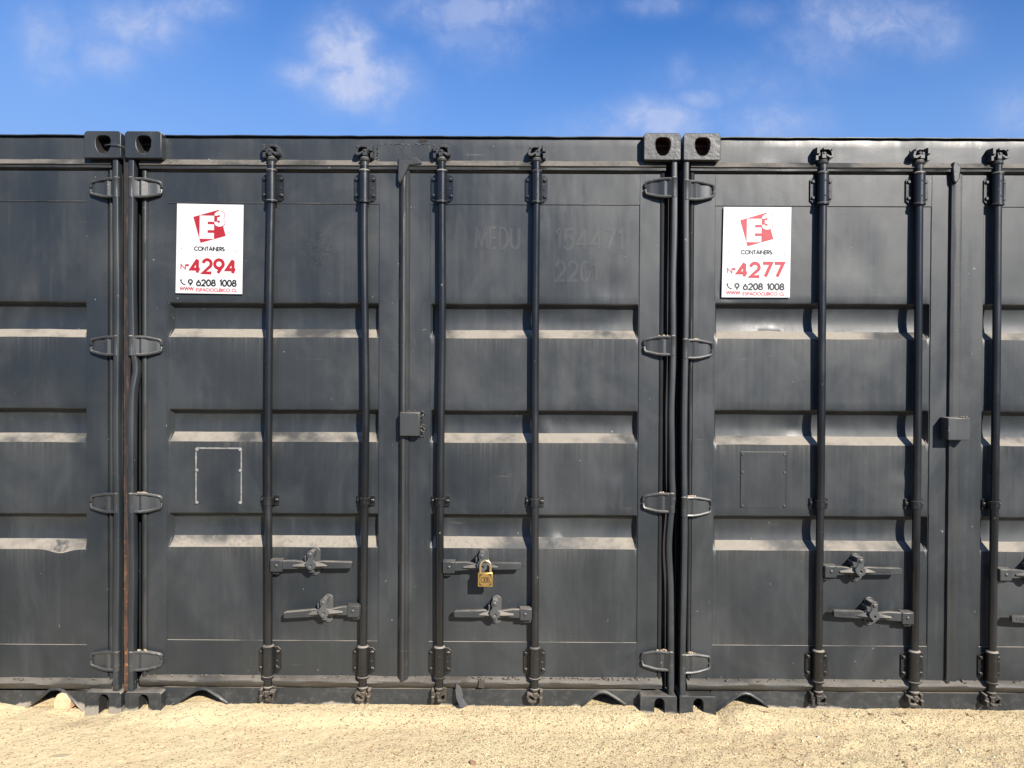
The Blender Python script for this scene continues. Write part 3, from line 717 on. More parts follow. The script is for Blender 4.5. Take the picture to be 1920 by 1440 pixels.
    out += [(sx1, -.02), (sx1, zt)]
    mb = MB(); mb.plate(out, .045, .10, back=False); part(mb, 'sill_beam', M['frame'], smooth=None)
    for (l, t, r) in arches:
        mb = MB(); lx, tx, rx, tz = l[0], t[0], r[0], t[1]
        path = [(lx-.004, l[1]-.03), (lx+.004, l[1]), ((lx+tx-.04)/2, (l[1]+tz-.016)/2+.001), (tx-.040, tz-.015), (tx-.020, tz-.003), (tx, tz+.001), (tx+.020, tz-.003), (tx+.040, tz-.015), ((rx+tx+.04)/2, (r[1]+tz-.016)/2+.002), (rx-.004, r[1]), (rx+.004, r[1]-.03)]
        A = []
        for x, z in path:
            j = .0012*noise.noise((x*40, z*40, seed)); A.append([mb.v((x, .16, z-.006)), mb.v((x, .036, z-.006+j)), mb.v((x, .034, z+j)), mb.v((x, .036, z+.005+j)), mb.v((x, .050, z+.006))])
        for p, q in zip(A, A[1:]):
            for i in range(4): mb.f((p[i], q[i], q[i+1], p[i+1]))
        part(mb, 'arch_rim', M['frame'], smooth=40)
    # --- rubber seals
    xa, xb = sp.gl[0], sp.gr[1]
    zt0, zt1 = rw['header_b'], rw['door_t']
    mb = MB(); h = zt0-zt1
    mb.sweep_x([(.046, zt0+.003), (.042, zt0-.002), (.029, zt0-h*.40), (.026, zt0-h*.46), (.028, zt0-h*.50), (.033, zt0-h*.56), (.034, zt0-h*.76), (.050, zt0-h*.82), (.058, zt1+.001), (.060, zt1-.01)], lin(xa, xb, .02), .0016, seed*5)
    part(mb, 'door_seal', M['gasket'], smooth=40)
    zb = rw['door_b']
    mb = MB(); xs = lin(xa, xb, .012)
    mb.sweep_x([(.056, zb+.006), (.049, zb+.003), (.040, zb-.006), (.031, zb-.014), (.029, zb-.020), (.033, zb-.030), (.038, zb-.040), (.046, zb-.046), (.052, zb-.048)], xs, .0045, seed*7)
    mb.mi = 1
    for i in range(150 if sp is mid else 60):
        x = random.uniform(xa+.05, xb-.05)
        if sp is mid and random.random() < .5: x = random.uniform(sp.panels[1][0]+.2, xb-.1)
        mb.lump((x, .046-random.random()*.012, zb+.002+random.uniform(-.006, .006)), random.uniform(.0025, .007), 1, .45, .7)
    part(mb, 'door_seal', [M['gasket_low'], M['crumb']], smooth=50)
    for i, (a, b) in enumerate((sp.gl, sp.gr)):
        w = b-a; mb = MB()
        if i == 0: prf = [(a-.004, .09), (a, .056), (a+w*.15, .047), (a+w*.40, .043), (a+w*.62, .042), (a+w*.80, .046), (a+w*.90, .056), (b+.002, .060)]
        else: prf = [(a-.002, .060), (a+w*.10, .056), (a+w*.3, .048), (a+w*.6, .045), (a+w*.85, .050), (b, .062), (b+.003, .09)]
        mb.sweep_z(prf, lin(zb-.03, zt1+.006, .03), .0010, seed*9+i); part(mb, 'door_seal', M['gasket'], smooth=50)
    a, b = sp.gc; w = b-a; mb = MB()
    if sp is rgt: prf = [(a-.001, .056), (a, .044), (a+w*.05, .036), (a+w*.36, .041), (a+w*.42, .048), (a+w*.55, .047), (a+w*.8, .046), (a+w*.98, .048), (b+.002, .056)]
    else: prf = [(a-.001, .056), (a, .045), (a+w*.30, .030), (a+w*.42, .027), (a+w*.56, .029), (a+w*.66, .034), (a+w*.72, .033), (a+w*.94, .041), (b, .047), (b+.001, .056)]
    zs = lin(zb-.016, zt0-.004, .03)
    mb.sweep_z(prf, zs, .0012, seed*11); part(mb, 'door_seal', M['gasket'], smooth=40)
    mb = MB()   # flared top of the centre seal
    fl = [(a-.004, zt0+.004), (a+.03, zt0+.004), (a+.075, zt0+.010), (a+.100, zt0-.010), (a+.100, zt0-.022), (a+w, zt0-.026), (a+w*.4, zt1-.03), (a+.004, zt1-.055), (a-.006, zt1-.035)]
    if sp is rgt: fl = [(a+.004, zt0+.004), (a+.022, zt0-.002), (a+.038, zt0-.020), (a+.030, zt1-.02), (a+.016, zt1-.045), (a+.002, zt1-.030), (a-.002, zt0-.02)]
    mb.plate(fl, .022, .046); part(mb, 'seal_flap', M['gasket'], bevel=.005, smooth=60)
    # --- doors
    doors = []
    for i, (p0, p1) in enumerate(sp.panels):
        dz = []
        if sp is mid and i == 1:
            dz = [(at(1022, 800, .09)[0], at(1022, 800, .09)[1], .022, .030, -.010), (at(1036, 1003, .09)[0], at(1036, 1003, .09)[1], .022, .022, -.009), (at(1030, 985, .09)[0], at(1030, 985, .09)[1], .05, .05, -.008),
                  (at(1165, 885, YD)[0], at(1165, 885, YD)[1], .05, .04, .005), (at(1150, 540, YD)[0], at(1150, 540, YD)[1], .10, .06, .004), (at(1090, 590, .08)[0], at(1090, 590, .08)[1], .09, .03, -.005)]
        if sp is mid and i == 0:
            dz = [(at(600, 480, YD)[0], at(600, 480, YD)[1], .10, .09, -.002), (at(420, 715, YD)[0], at(420, 715, YD)[1], .16, .08, .003)]
        if sp is rgt and i == 0:
            dz = [(at(1490, 800, .09)[0], at(1490, 803, .09)[1], .045, .035, .006), (at(1360, 545, YD)[0], at(1360, 548, YD)[1], .05, .03, .007), (at(1690, 885, YD)[0], at(1690, 885, YD)[1], .03, .025, .005),
                  (at(1690, 925, YD)[0], at(1690, 925, YD)[1], .03, .02, .004), (at(1450, 600, .08)[0], at(1450, 600, .08)[1], .14, .03, .005), (at(1600, 450, YD)[0], at(1600, 470, YD)[1], .12, .12, .004)]
        sag = [(at(112, 1033, .055)[0], at(112, 1030, .055)[1], .050, -.018)] if (sp is lft and i == 1) else [(at(1440, 625, .06)[0], at(1440, 622, .08)[1], .06, .004)] if (sp is rgt and i == 0) else []
        d = door_panel(p0, p1, rw, sp.cor, dz, seed*10+i, root, sag)
        d.data.transform(Matrix.Translation((-ox, 0, 0))); doors.append(d)
        s0, s1 = (sp.gl[1], sp.gc[0]) if i == 0 else (sp.gc[1], sp.gr[0])
        mb = MB(); zt, zbt = rw['door_t'], rw['door_b']
        def strip(x0, x1, y, z0, z1):
            # gently buckled plate with a real thickness
            xs = lin(x0, x1, .05 if x1-x0 > .2 else .1); zs = lin(z0, z1, .06)
            G = [[mb.v((x, y + .0008*noise.noise((x*4, z*3, seed)), z)) for x in xs] for z in zs]
            B = [[mb.v((x, .088, z)) for x in (xs[0], xs[-1])] for z in (zs[0], zs[-1])]
            for r0, r1 in zip(G, G[1:]):
                for k in range(len(xs)-1): mb.f((r0[k], r0[k+1], r1[k+1], r1[k]))
            mb.f(G[0][::-1] + [B[0][0], B[0][1]]); mb.f(G[-1] + [B[1][1], B[1][0]])
            mb.f([r[0] for r in G] + [B[1][0], B[0][0]]); mb.f([r[-1] for r in G][::-1] + [B[0][1], B[1][1]])
        strip(s0, p0, YD, zbt, zt); strip(p1, s1, YD, zbt, zt)
        strip(p0, p1, YD+.0015, rw['seam_t'], zt); strip(p0, p1, YD+.0012, zbt, rw['seam_b'])
        # weld runs between frame and panel sheet
        for (x, zz0, zz1) in ((p0, zbt+.01, zt-.01), (p1, zbt+.01, zt-.01)):
            k = 1 if x == p0 else -1
            segs = [(zz0, sp.cor[2][2]-.005), (sp.cor[2][0]+.01, sp.cor[1][2]-.005), (sp.cor[1][0]+.01, sp.cor[0][2]-.005), (sp.cor[0][0]+.01, zz1)]
            for za, zb_ in segs:
                mb.tube([(x + k*.0005, YD+.0028, z) for z in lin(za, zb_, .05)], .0022, 6, rads=[.0020 + .0009*noise.noise((z*30, x, seed)) for z in lin(za, zb_, .05)])
        for zz in (rw['seam_t'], rw['seam_b']):
            pts = [(x, YD+.0034, zz) for x in lin(p0+.002, p1-.002, .04)]
            mb.tube(pts, .0028, 6, rads=[.0024 + .0008*noise.noise((q[0]*25, zz, seed)) for q in pts])
        part(mb, 'door_frame', M['door'], d, smooth=30)
        # hinges on the outer edge of the door
        kx = sum(sp.post[i])/2; side = 1 if i == 0 else -1
        for hy in sp.hinge:
            refx = {0: kx}[0]
            z = at((247 if i == 0 else 1262) if sp is mid else ((1284 if i == 0 else 2310) if sp is rgt else 219), hy, .03)[1]
            rd = {(True, 0, 942): 12, (True, 1, 942): 6, (True, 1, 1238): 14, (True, 1, 648): 6, (True, 0, 1238): 6}.get((sp is mid, i, hy), 8 if (sp is rgt and i == 0 and hy != 357) else 0)
            for_mb = hinge(d, kx, z, side, rd); for_mb.data.transform(Matrix.Translation((-ox, 0, 0)))
    # --- locking bars
    if sp.rods:
        rods = [[(*at(px, py, .024),) for px, py in r] for r in sp.rods]; hs = sp.handles
        hnd = []
        for (ri, hy, side, cx, tip) in hs:
            hx = sp.rods[ri]
            pxr = np.interp(hy, [q[1] for q in hx], [q[0] for q in hx])
            hnd.append((ri, *at(pxr, hy, .024), side, at(cx, hy, .0)[0], at(tip[0], tip[1], .005)))
    else:
        dd = xl0
        rods = [[(x+dd, z) for x, z in [(*at(px, py, .024),) for px, py in r]] for r in mid.rods]; hnd = []
        for (ri, hy, side, cx, tip) in mid.handles:
            pxr = np.interp(hy, [q[1] for q in mid.rods[ri]], [q[0] for q in mid.rods[ri]])
            p = at(pxr, hy, .024); t = at(tip[0], tip[1], .005); hnd.append((ri, p[0]+dd, p[1], side, at(cx, hy, 0)[0]+dd, (t[0]+dd, t[1])))
    yr = .024
    ztop = (rw['header_b'] + .022); zbot = rw['door_b'] - .068
    for i, r in enumerate(rods):
        pts = sorted(r, key=lambda q: q[1]); zsr = [q[1] for q in pts]; xsr = [q[0] for q in pts]
        def rx(z): return float(np.interp(z, zsr, xsr))
        # smooth the measured bow
        zs = lin(zbot+.02, ztop-.02, .04); sm = [np.mean([rx(z+o) for o in (-.12, -.06, 0, .06, .12)]) for z in zs]
        mb = MB(); mb.tube([(x, yr + .0015*math.sin(z*3+i), z) for x, z in zip(sm, zs)], .0172, 20)
        rod = part(mb, 'locking_bar', M['rod'], smooth=60)
        def rs(z): return float(np.interp(z, zs, sm))
        flip = (i % 2 == 1)
        keeper(rod, rs(ztop)-ox, ztop+.006, yr, True, flip)
        keeper(rod, rs(zbot)-ox, zbot, yr, False, flip)
        zsl = (rw['door_t']+rw['seam_t'])/2
        o = linkmesh('bar_sleeve', SLEEVE, rod, (rs(zsl)-ox, yr, zsl)); zs2 = (rw['seam_b']+rw['door_b'])/2 - .004
        linkmesh('bar_sleeve', SLEEVE, rod, (rs(zs2)-ox, yr, zs2))
        zbk = sp.cor[2][0] + .060
        linkmesh('bar_bracket', BRACKET, rod, (rs(zbk)-ox, yr, zbk))
        for (ri, hx, hz, side, cx, tip) in hnd:
            if ri == i: handle_set(rod, hx-ox, hz, side, cx-ox, (tip[0]-ox, tip[1]), yr)
    return root, doors

def arch_px(l, t, r, Y=.04): return tuple(at(*p, Y) for p in (l, t, r))
A_l = arch_px((47, 1327), (104, 1291), (158, 1333)); A_m0 = arch_px((322, 1324), (379, 1291), (428, 1320)); A_m1 = arch_px((1088, 1326), (1131, 1298), (1174, 1322))
A_r0 = arch_px((1340, 1334), (1398, 1300), (1442, 1326))
def mirror(a, x0): return tuple((2*x0+WIDTH-p[0], p[1]) for p in a[::-1])
left_box, ld = make_container(lft, 'dark grey steel container at the left end, only its right door edge in view', arches=[mirror(A_l, xl0), A_l], seed=2)
mid_box, md = make_container(mid, 'middle dark grey steel container carrying white sign 4294 and a brass padlock', pit=(False, True), rust=(True, False), arches=[A_m0, A_m1], seed=1)
right_box, rd_ = make_container(rgt, 'dark grey steel container at the right end carrying white sign 4277', pit=(True, False), arches=[A_r0, mirror(A_r0, xr0)], seed=3)

# ---- extras welded to the containers
def rect_px(x0, y0, x1, y1, Y): a = at(x0, y1, Y); b = at(x1, y0, Y); return a[0], b[0], a[1], b[1]
def lock_box(root, ox, rect, flush):
    x0, x1, z0, z1 = rect; mb = MB(); a = -ox
    mb.box(x0+a, x1+a, .002 if flush else -.014, .046, z0, z1, .002)
    o = mb.build('lock_box', M['hinge'], root, bevel=.003, smooth=40)
    mb = MB()
    for i in range(46 if flush else 9):
        if flush:
            x = x1+a+random.uniform(-.004, .018); z = random.uniform(z0-.006, z1+.010)
            if random.random() < .3: x = random.uniform(x0, x1)+a; z = random.choice((z1+.004, z0-.006))
        else: x = random.uniform(x0+.06, x1)+a; z = z1+.002
        mb.lump((x, .044-random.random()*.010 if flush else random.uniform(-.012, .02), z), random.uniform(.0025, .0055), 1, .8, .6)
    mb.build('weld_bead', M['weld'], o, smooth=60)
lock_box(mid_box, 0, rect_px(749, 773, 788, 818, .01), True)
lock_box(right_box, xr0, rect_px(1776, 783, 1820, 826, -.01), False)

# patch on the header of the middle container
x0, x1, z0, z1 = rect_px(708, 271, 806, 303, .04); mb = MB()
mb.box(x0, x1, .0405, .047, z0, z1, .001)
pp = mb.build('patch_plate', M['frame'], mid_box, smooth=None)
mb = MB()
for i in range(60):
    t = random.random(); x, z = (x0, z0+(z1-z0)*random.random()) if t < .3 else (x0+(x1-x0)*random.random(), z1) if t < .85 else (x1, z0+(z1-z0)*random.random())
    mb.lump((x+random.uniform(-.002, .002), .0415, z+random.uniform(-.002, .002)), random.uniform(.0022, .0045), 1, .9, .6)
for i in range(14): mb.lump((random.uniform(x0, x1), .0405, random.uniform(z0, z1)), random.uniform(.001, .002), 1)
mb.build('weld_bead', M['weld'], pp, smooth=60)
mb = MB(); sx_, sz_ = at(793, 263, .044)
mb.plate([(sx_-.018, sz_-.004), (sx_-.006, sz_+.006), (sx_+.016, sz_+.004), (sx_+.020, sz_-.006), (sx_, sz_-.008)], .0432, .046); mb.build('rust_spot', M['rust'], mid_box, smooth=None)

# vent covers
def vent(door, ox, rect, style):
    x0, x1, z0, z1 = rect; x0 -= ox; x1 -= ox; mb = MB()
    mb.box(x0, x1, .0515, .0555, z0, z1); o = mb.build('vent_cover', M['door'], door, smooth=None)
    if style == 0:
        mb = MB(); p = [(x0, z1), (x1, z1), (x1+.001, (z0+z1)/2+.03), (x1, z0), (x0, z0)]
        def run(a, b, r): 
            pts = [(a[0]+(b[0]-a[0])*t, .0525, a[1]+(b[1]-a[1])*t) for t in [i/12 for i in range(13)]]
            mb.tube(pts, r, 6, rads=[r*(1+.5*noise.noise((q[0]*30, q[2]*30, 2))) for q in pts])
        run((x0, z1), (x1, z1), .0042); run((x0, z0), (x0, z1), .0036); run((x1, z0), (x1, z1), .0034)
        mb.tube([(x0+.02, .0535, z0), (x1-.02, .0535, z0)], .0012, 5)
        for x, k in ((x0, 1), (x1, -1)):
            for z in (z0+.004, z0+(z1-z0)*.6, z1-.006): mb.lump((x+k*.004, .0515, z), .0085, 2, 1.0, .25)
        mb.build('sealant_line', M['seal'], door, smooth=60)
    else:
        mb = MB()
        for a, b in (((x0, z0), (x0, z1)), ((x0, z1), (x1, z1)), ((x1, z0), (x1, z1))):
            mb.tube([(a[0], .0515, a[1]), (b[0], .0515, b[1])], .0017, 5)
        for x in (x0+.008, x1-.008):
            for z in (z0+.008, z0+(z1-z0)*.63, z1-.012): mb.knob(x, z, .0515, .0055, .004, 8)
        mb.build('vent_bolts', M['hinge'], door, smooth=40)
vent(md[0], 0, rect_px(367, 841, 452, 944, YD), 0)
vent(rd_[0], xr0, rect_px(1389, 848, 1475, 952, YD), 1)

# faded markings on the right door of the middle container
mb = MB()
from mathutils.bvhtree import BVHTree
def ghost(txt, bx, mat, name):
    x0, x1, z0, z1 = bx; mb = MB()
    old = {c: GLY[c] for c in txt}
    for c in old:      # subdivide the strokes so that they follow the buckled sheet
        GLY[c] = (old[c][0], [[(p[0]+(q[0]-p[0])*j/8, p[1]+(q[1]-p[1])*j/8) for p, q in zip(st, st[1:]) for j in range(8)] + [st[-1]] for st in old[c][1]])
    write(mb, txt, x0, z0, z1-z0, .03, .0135, x1-x0, .22); GLY.update(old)
    dm = md[1].data; tree = BVHTree.FromPolygons([v.co[:] for v in dm.vertices], [p.vertices[:] for p in dm.polygons])
    for v in mb.bm.verts:
        h = tree.ray_cast(Vector((v.co.x, -.5, v.co.z)), Vector((0, 1, 0)))
        if h[0] is not None: v.co.y = h[0].y - .0009 + (v.co.y - .03)*.4
    mb.build(name, mat, md[1], smooth=None, recalc=False)
M['residue'] = paint('glue_residue', base=(0.0085, 0.0095, 0.0110), base2=(0.020, 0.021, 0.022), rough=0.5, streak=0.5)
mb = MB(); dm = md[0].data; tree = BVHTree.FromPolygons([v.co[:] for v in dm.vertices], [p.vertices[:] for p in dm.polygons])
cx_, cz_ = at(592, 466, YD)
for i in range(170):      # torn remains of a round sticker
    a = random.uniform(0, 6.28); r_ = .078*math.sqrt(random.random()); x = cx_ + r_*math.cos(a)*.85; z = cz_ + r_*math.sin(a); l = random.uniform(.004, .013); t = random.gauss(0, .5)
    ribbon(mb, [(x, z), (x+l*.5*math.cos(t), z+l*.5*math.sin(t)+random.gauss(0, .001)), (x+l*math.cos(t), z+l*math.sin(t))], random.uniform(.0012, .0032), .03-.0001*(i % 9))
for v in mb.bm.verts:
    h = tree.ray_cast(Vector((v.co.x, -.5, v.co.z)), Vector((0, 1, 0)))
    if h[0] is not None: v.co.y = h[0].y - .0008 + (v.co.y - .03)*.5
mb.build('sticker_residue', M['residue'], md[0], smooth=None, recalc=False)
ghost('MEDU', rect_px(892, 427, 973, 465, YD), M['ghost'], 'faded_lettering')
ghost('154471', rect_px(1042, 430, 1168, 467, YD), M['ghost'], 'faded_lettering')
ghost('22G1', rect_px(1042, 491, 1120, 526, YD), M['ghost'], 'faded_lettering')

# torn rubber tongue hanging from the bottom seal of the middle container
tp = [(855.8, 1281.4), (854.2, 1292), (856, 1305), (861, 1315), (864, 1320), (871, 1320), (877, 1317.8), (870.5, 1309), (867.5, 1304.7), (868.5, 1301.5), (866, 1295), (862, 1287)]
mb = MB(); zz = [at(a, b, .02) for a, b in tp]; zt_ = max(q[1] for q in zz)
fr = [mb.v((x, .026 - .45*(zt_-z) + .0, z)) for x, z in zz]; bk = [mb.v((x+.002, .030 - .45*(zt_-z), z)) for x, z in zz]
mb.f(fr[::-1]); mb.f(bk)
for i in range(len(fr)): mb.f((fr[i], fr[(i+1) % len(fr)], bk[(i+1) % len(fr)], bk[i]))
mb.build('torn_seal', M['gasket'], mid_box, smooth=None)
x0, x1, z0, z1 = rect_px(897, 1275, 909, 1289, .03); mb = MB(); mb.box(x0, x1, .020, .046, z0, z1, .002); mb.build('seal_flap', M['gasket_low'], mid_box, smooth=None)

# ------------------------------------------------------------------ signs
def make_sign(c4, number, label, redmat, faded):
    """c4: photo corners tl, tr, br, bl measured on the sheet"""
    Yp = .044
    tl, tr, br, bl = [Vector(at(*p, Yp)) for p in c4]
    root = empty('information_sign', (bl.x, Yp, bl.y), label, 'sign', 'white rental signs on the container doors')
    def T(u, v):    # u, v in sheet units 0..1 (v up)
        p = bl*(1-u)*(1-v) + br*u*(1-v) + tl*(1-u)*v + tr*u*v; return (p.x-bl.x, p.y-bl.y)
    W_, H_ = 895., 1205.                       # measuring units of the sheet
    def q(px, py): return T(px/W_, 1-py/H_)
    sc = (tr-tl).length/W_
    mb = MB(); mb.plate([T(0, 0), T(1, 0), T(1, 1), T(0, 1)], 0, .0035); mb.build('sign_panel', M['white'], root, bevel=.0006)
    y = -.0004
    mb = MB(); mb.f([mb.v((*[q(*p)[0]], y, q(*p)[1])) for p in ((222, 176), (562, 74), (664, 425), (325, 524))])
    THREE = [(507, 152), (511, 132), (525, 112), (550, 97), (580, 92), (612, 98), (636, 118), (645, 148), (640, 172), (624, 190), (643, 208), (650, 236), (645, 265), (625, 288), (595, 300), (560, 300), (530, 288), (512, 265), (505, 238),
             (545, 234), (554, 247), (570, 252), (584, 244), (585, 230), (572, 221), (546, 219), (546, 178), (566, 176), (582, 167), (584, 153), (572, 144), (556, 147), (548, 157)]
    mb.build('logo', redmat, root, smooth=None, recalc=False)
    mb = MB(); mb.flat([q(578 + (x-578)*1.10, 196 + (yy_-196)*1.065) for x, yy_ in THREE[:19]], y-.0003); mb.build('logo_outline', redmat, root, smooth=None, recalc=False)
    mb = MB()
    for x0, x1, y0, y1 in ((310, 418, 156, 468), (418, 505, 156, 237), (418, 505, 272, 350), (418, 505, 388, 468)):
        mb.f([mb.v((q(a, b)[0], y-.0006, q(a, b)[1])) for a, b in ((x0, y1), (x1, y1), (x1, y0), (x0, y0))])
    mb.flat([q(*p) for p in THREE], y-.0009); mb.build('logo_letter', M['white'], root, smooth=None, recalc=False)
    # the red square shows again inside the figure's open counter
    mb = MB(); mb.flat([q(*p) for p in ((506, 153), (547, 158), (555, 148), (571, 145), (583, 154), (581, 166), (565, 175), (545, 177), (545, 220), (571, 222), (584, 231), (583, 243), (570, 251), (555, 246), (546, 233), (506, 237))], y-.0012); mb.build('logo', redmat, root, smooth=None, recalc=False)
    def line(name, txt, px, base, h, width, wt, mat, gap=.16):
        mb = MB(); write(mb, txt, px, -base, h, y, wt*sc, width, gap, T=lambda a, b: q(a, -b)); mb.build(name, mat, root, smooth=None, recalc=False)
    line('lettering', 'CONTAINERS', 243, 626, 48, 405, 13, M['black'], .17)
    line('lettering', 'No', 68, 880, 62, 100, 15, redmat)
    line('lettering', number, 200, 926, 178, 600, 42, redmat, .24)
    line('lettering', '9 6208 1008', 172, 1100, 78, 640, 20, M['black'], .20)
    line('lettering', 'WWW', 60, 1160, 36, 180, 13, redmat, .14)
    line('lettering', 'ESPACIOCUBICO CL', 278, 1175, 38, 545, 11, M['pink'], .2)
    mb = MB(); ribbon(mb, [q(*p) for p in ((68, 1030), (74, 1052), (92, 1076), (118, 1090), (132, 1084))], 15*sc, y); ribbon(mb, [q(*p) for p in ((62, 1040), (72, 1022), (84, 1034))], 12*sc, y-.0002)
    mb.build('phone_icon', M['black'], root, smooth=None, recalc=False)
    mb = MB()
    for r_ in (24, 38): ribbon(mb, [q(98+r_*math.cos(R(t)), 1050-r_*math.sin(R(t))) for t in range(0, 91, 18)], 4*sc, y)
    mb.build('phone_icon', M['grey'], root, smooth=None, recalc=False)
    for p in ((76, 596), (812, 624)):
        a = q(*p); mb = MB(); mb.knob(a[0], a[1], .0, .0028, .003, 8); mb.build('screw', M['grey'], root)
    return root
make_sign([(332, 381.5), (456.5, 384), (454, 551.5), (329, 549.5)], '4294', 'white sign numbered 4294 screwed to a dark grey container door', M['red'], False)
make_sign([(1357, 388), (1484, 388.5), (1481, 558), (1353, 557.5)], '4277', 'white sign numbered 4277 with sun-faded red digits screwed to a dark grey container door', M['redf'], True)

# ------------------------------------------------------------------ padlock
yl = -.040
a = at(895.8, 1073.5, yl); b = at(923.8, 1100.6, yl); w = b[0]-a[0]; h = a[1]-b[1]; cx = (a[0]+b[0])/2
pad = empty('padlock', (cx, yl, b[1]), 'brass padlock hanging from the latch of a door handle', 'padlock')
mb = MB(); mb.box(-w/2, w/2, 0, .020, 0, h); mb.build('lock_body', M['brass'], pad, bevel=.003, smooth=40)
mb = MB(); t = w*.40; zc_ = h*.49
mb.plate([(-t, zc_-t*.94), (t, zc_-t*.94), (t, zc_+t*.94), (-t, zc_+t*.94)], -.0006, .001); mb.build('maker_badge', M['brass_dark'], pad, smooth=None)
mb = MB(); mb.plate([(t*1.02*math.cos(R(q)), zc_ + t*1.02*math.sin(R(q))) for q in range(0, 360, 15)], -.0014, .001); mb.build('maker_badge', M['brass'], pad, smooth=None)
mb = MB(); write(mb, 'ODIS', -t*.72, zc_-t*.42, t*.84, -.0019, .0030, t*1.44, .12)
mb.build('lettering', M['brass_dark'], pad, smooth=None, recalc=False)
mb = MB(); x0, x1 = -w/2+.0105, w/2-.010; r_ = (x1-x0)/2; zs_ = h*1.45
pts = [(x0, .010, h*.8), (x0, .010, zs_)] + [((x0+x1)/2 - r_*math.cos(R(q)), .010, zs_ + r_*math.sin(R(q))) for q in range(15, 180, 15)] + [(x1, .010, zs_), (x1, .010, h*.8)]
mb.tube(pts, .0052, 12); mb.build('shackle', M['shackle'], pad, smooth=60)

# wire threaded through the upper casting of the left container
p0, p1, p2, p3 = at(196, 272, -.002), at(206, 270.5, -.01), at(218, 270.5, -.012), at(231, 275, -.004)
mb = MB(); mb.tube([(p0[0]-.012, .03, p0[1]), (p0[0], .002, p0[1]), (p1[0], -.008, p1[1]), (p2[0], -.011, p2[1]), (p3[0], -.004, p3[1]), (p3[0]+.004, .03, p3[1]-.004)], .0022, 8)
tag(mb.build('tie_wire', M['wire'], smooth=60), 'thin bent wire looped out of an upper corner casting hole', 'wire')

# ------------------------------------------------------------------ ground
CON = [(-300, 1325), (0, 1319), (45, 1329), (90, 1329), (140, 1333), (165, 1338), (195, 1333), (225, 1333), (240, 1328), (275, 1325), (305, 1327), (330, 1321), (352, 1315), (377, 1312), (400, 1315), (427, 1320), (480, 1319), (570, 1321), (640, 1320), (700, 1319), (800, 1322), (930, 1324), (1000, 1326),
       (1085, 1325), (1110, 1320), (1150, 1322), (1175, 1318), (1190, 1319), (1206, 1332), (1240, 1331), (1268, 1333), (1300, 1326), (1316, 1327), (1342, 1337), (1370, 1324), (1394, 1314), (1412, 1317), (1445, 1326), (1500, 1331), (1600, 1332), (1690, 1328), (1770, 1330), (1860, 1335), (1920, 1334), (2200, 1332)]
CX = []; CZ = []
for px, py in CON:
    x, z = at(px, py, .03); CX.append(x); CZ.append(.047 + (z-.047)*(.45 if z > .047 else 1))
BASE = 0.034
def gh(x, y):
    c = float(np.interp(x, CX, CZ)) if -2.5 < x < 5.5 else BASE
    k = sstep(-.17, -.01, y)
    if y > .05: k = 1 - sstep(.12, .5, y); c -= .014*sstep(.05, .09, y)
    z = BASE + (c-BASE)*k
    near = sstep(-3, -.9, y)
    z += .006*noise.noise((x*2.1, y*2.1, 1.7)) * sstep(-.02, -.3, y) + .0025*noise.noise((x*8, y*8, 4.2)) + .0016*noise.noise((x*23, y*23, 9.1)) + .0014*noise.noise((x*60, y*60, 2.2))
    r = sstep(1.2, 3.0, x)      # rougher, more lumpy towards the right
    z += r*.005*noise.noise((x*14, y*14, 7.7))*(.4 + .6*sstep(-.02, -.15, y))
    return z
def axis(fine0, fine1, step, far):
    xs = lin(fine0, fine1, step); d = step; a = fine1; b = fine0; hi = []; lo = []
    while a < far: d *= 1.35; a += d; hi.append(a)
    d = step
    while b > -far: d *= 1.35; b -= d; lo.append(b)
    return lo[::-1] + xs + hi
gx = axis(-.95, 4.4, .0095, 400); gy = axis(-.85, .12, .0075, 400)
verts = np.empty((len(gy), len(gx), 3), dtype=np.float32)
for j, y in enumerate(gy):
    for i, x in enumerate(gx): verts[j, i] = (x, y, gh(x, y) if abs(x) < 30 and abs(y) < 30 else BASE)
nx, ny = len(gx), len(gy)
idx = np.arange(nx*ny).reshape(ny, nx)
quads = np.stack([idx[:-1, :-1], idx[:-1, 1:], idx[1:, 1:], idx[1:, :-1]], -1).reshape(-1, 4)
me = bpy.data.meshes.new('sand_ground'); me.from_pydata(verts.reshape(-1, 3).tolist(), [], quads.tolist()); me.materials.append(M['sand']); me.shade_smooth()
g = bpy.data.objects.new('sand_ground', me); COL.objects.link(g); tag(g, kind='structure')

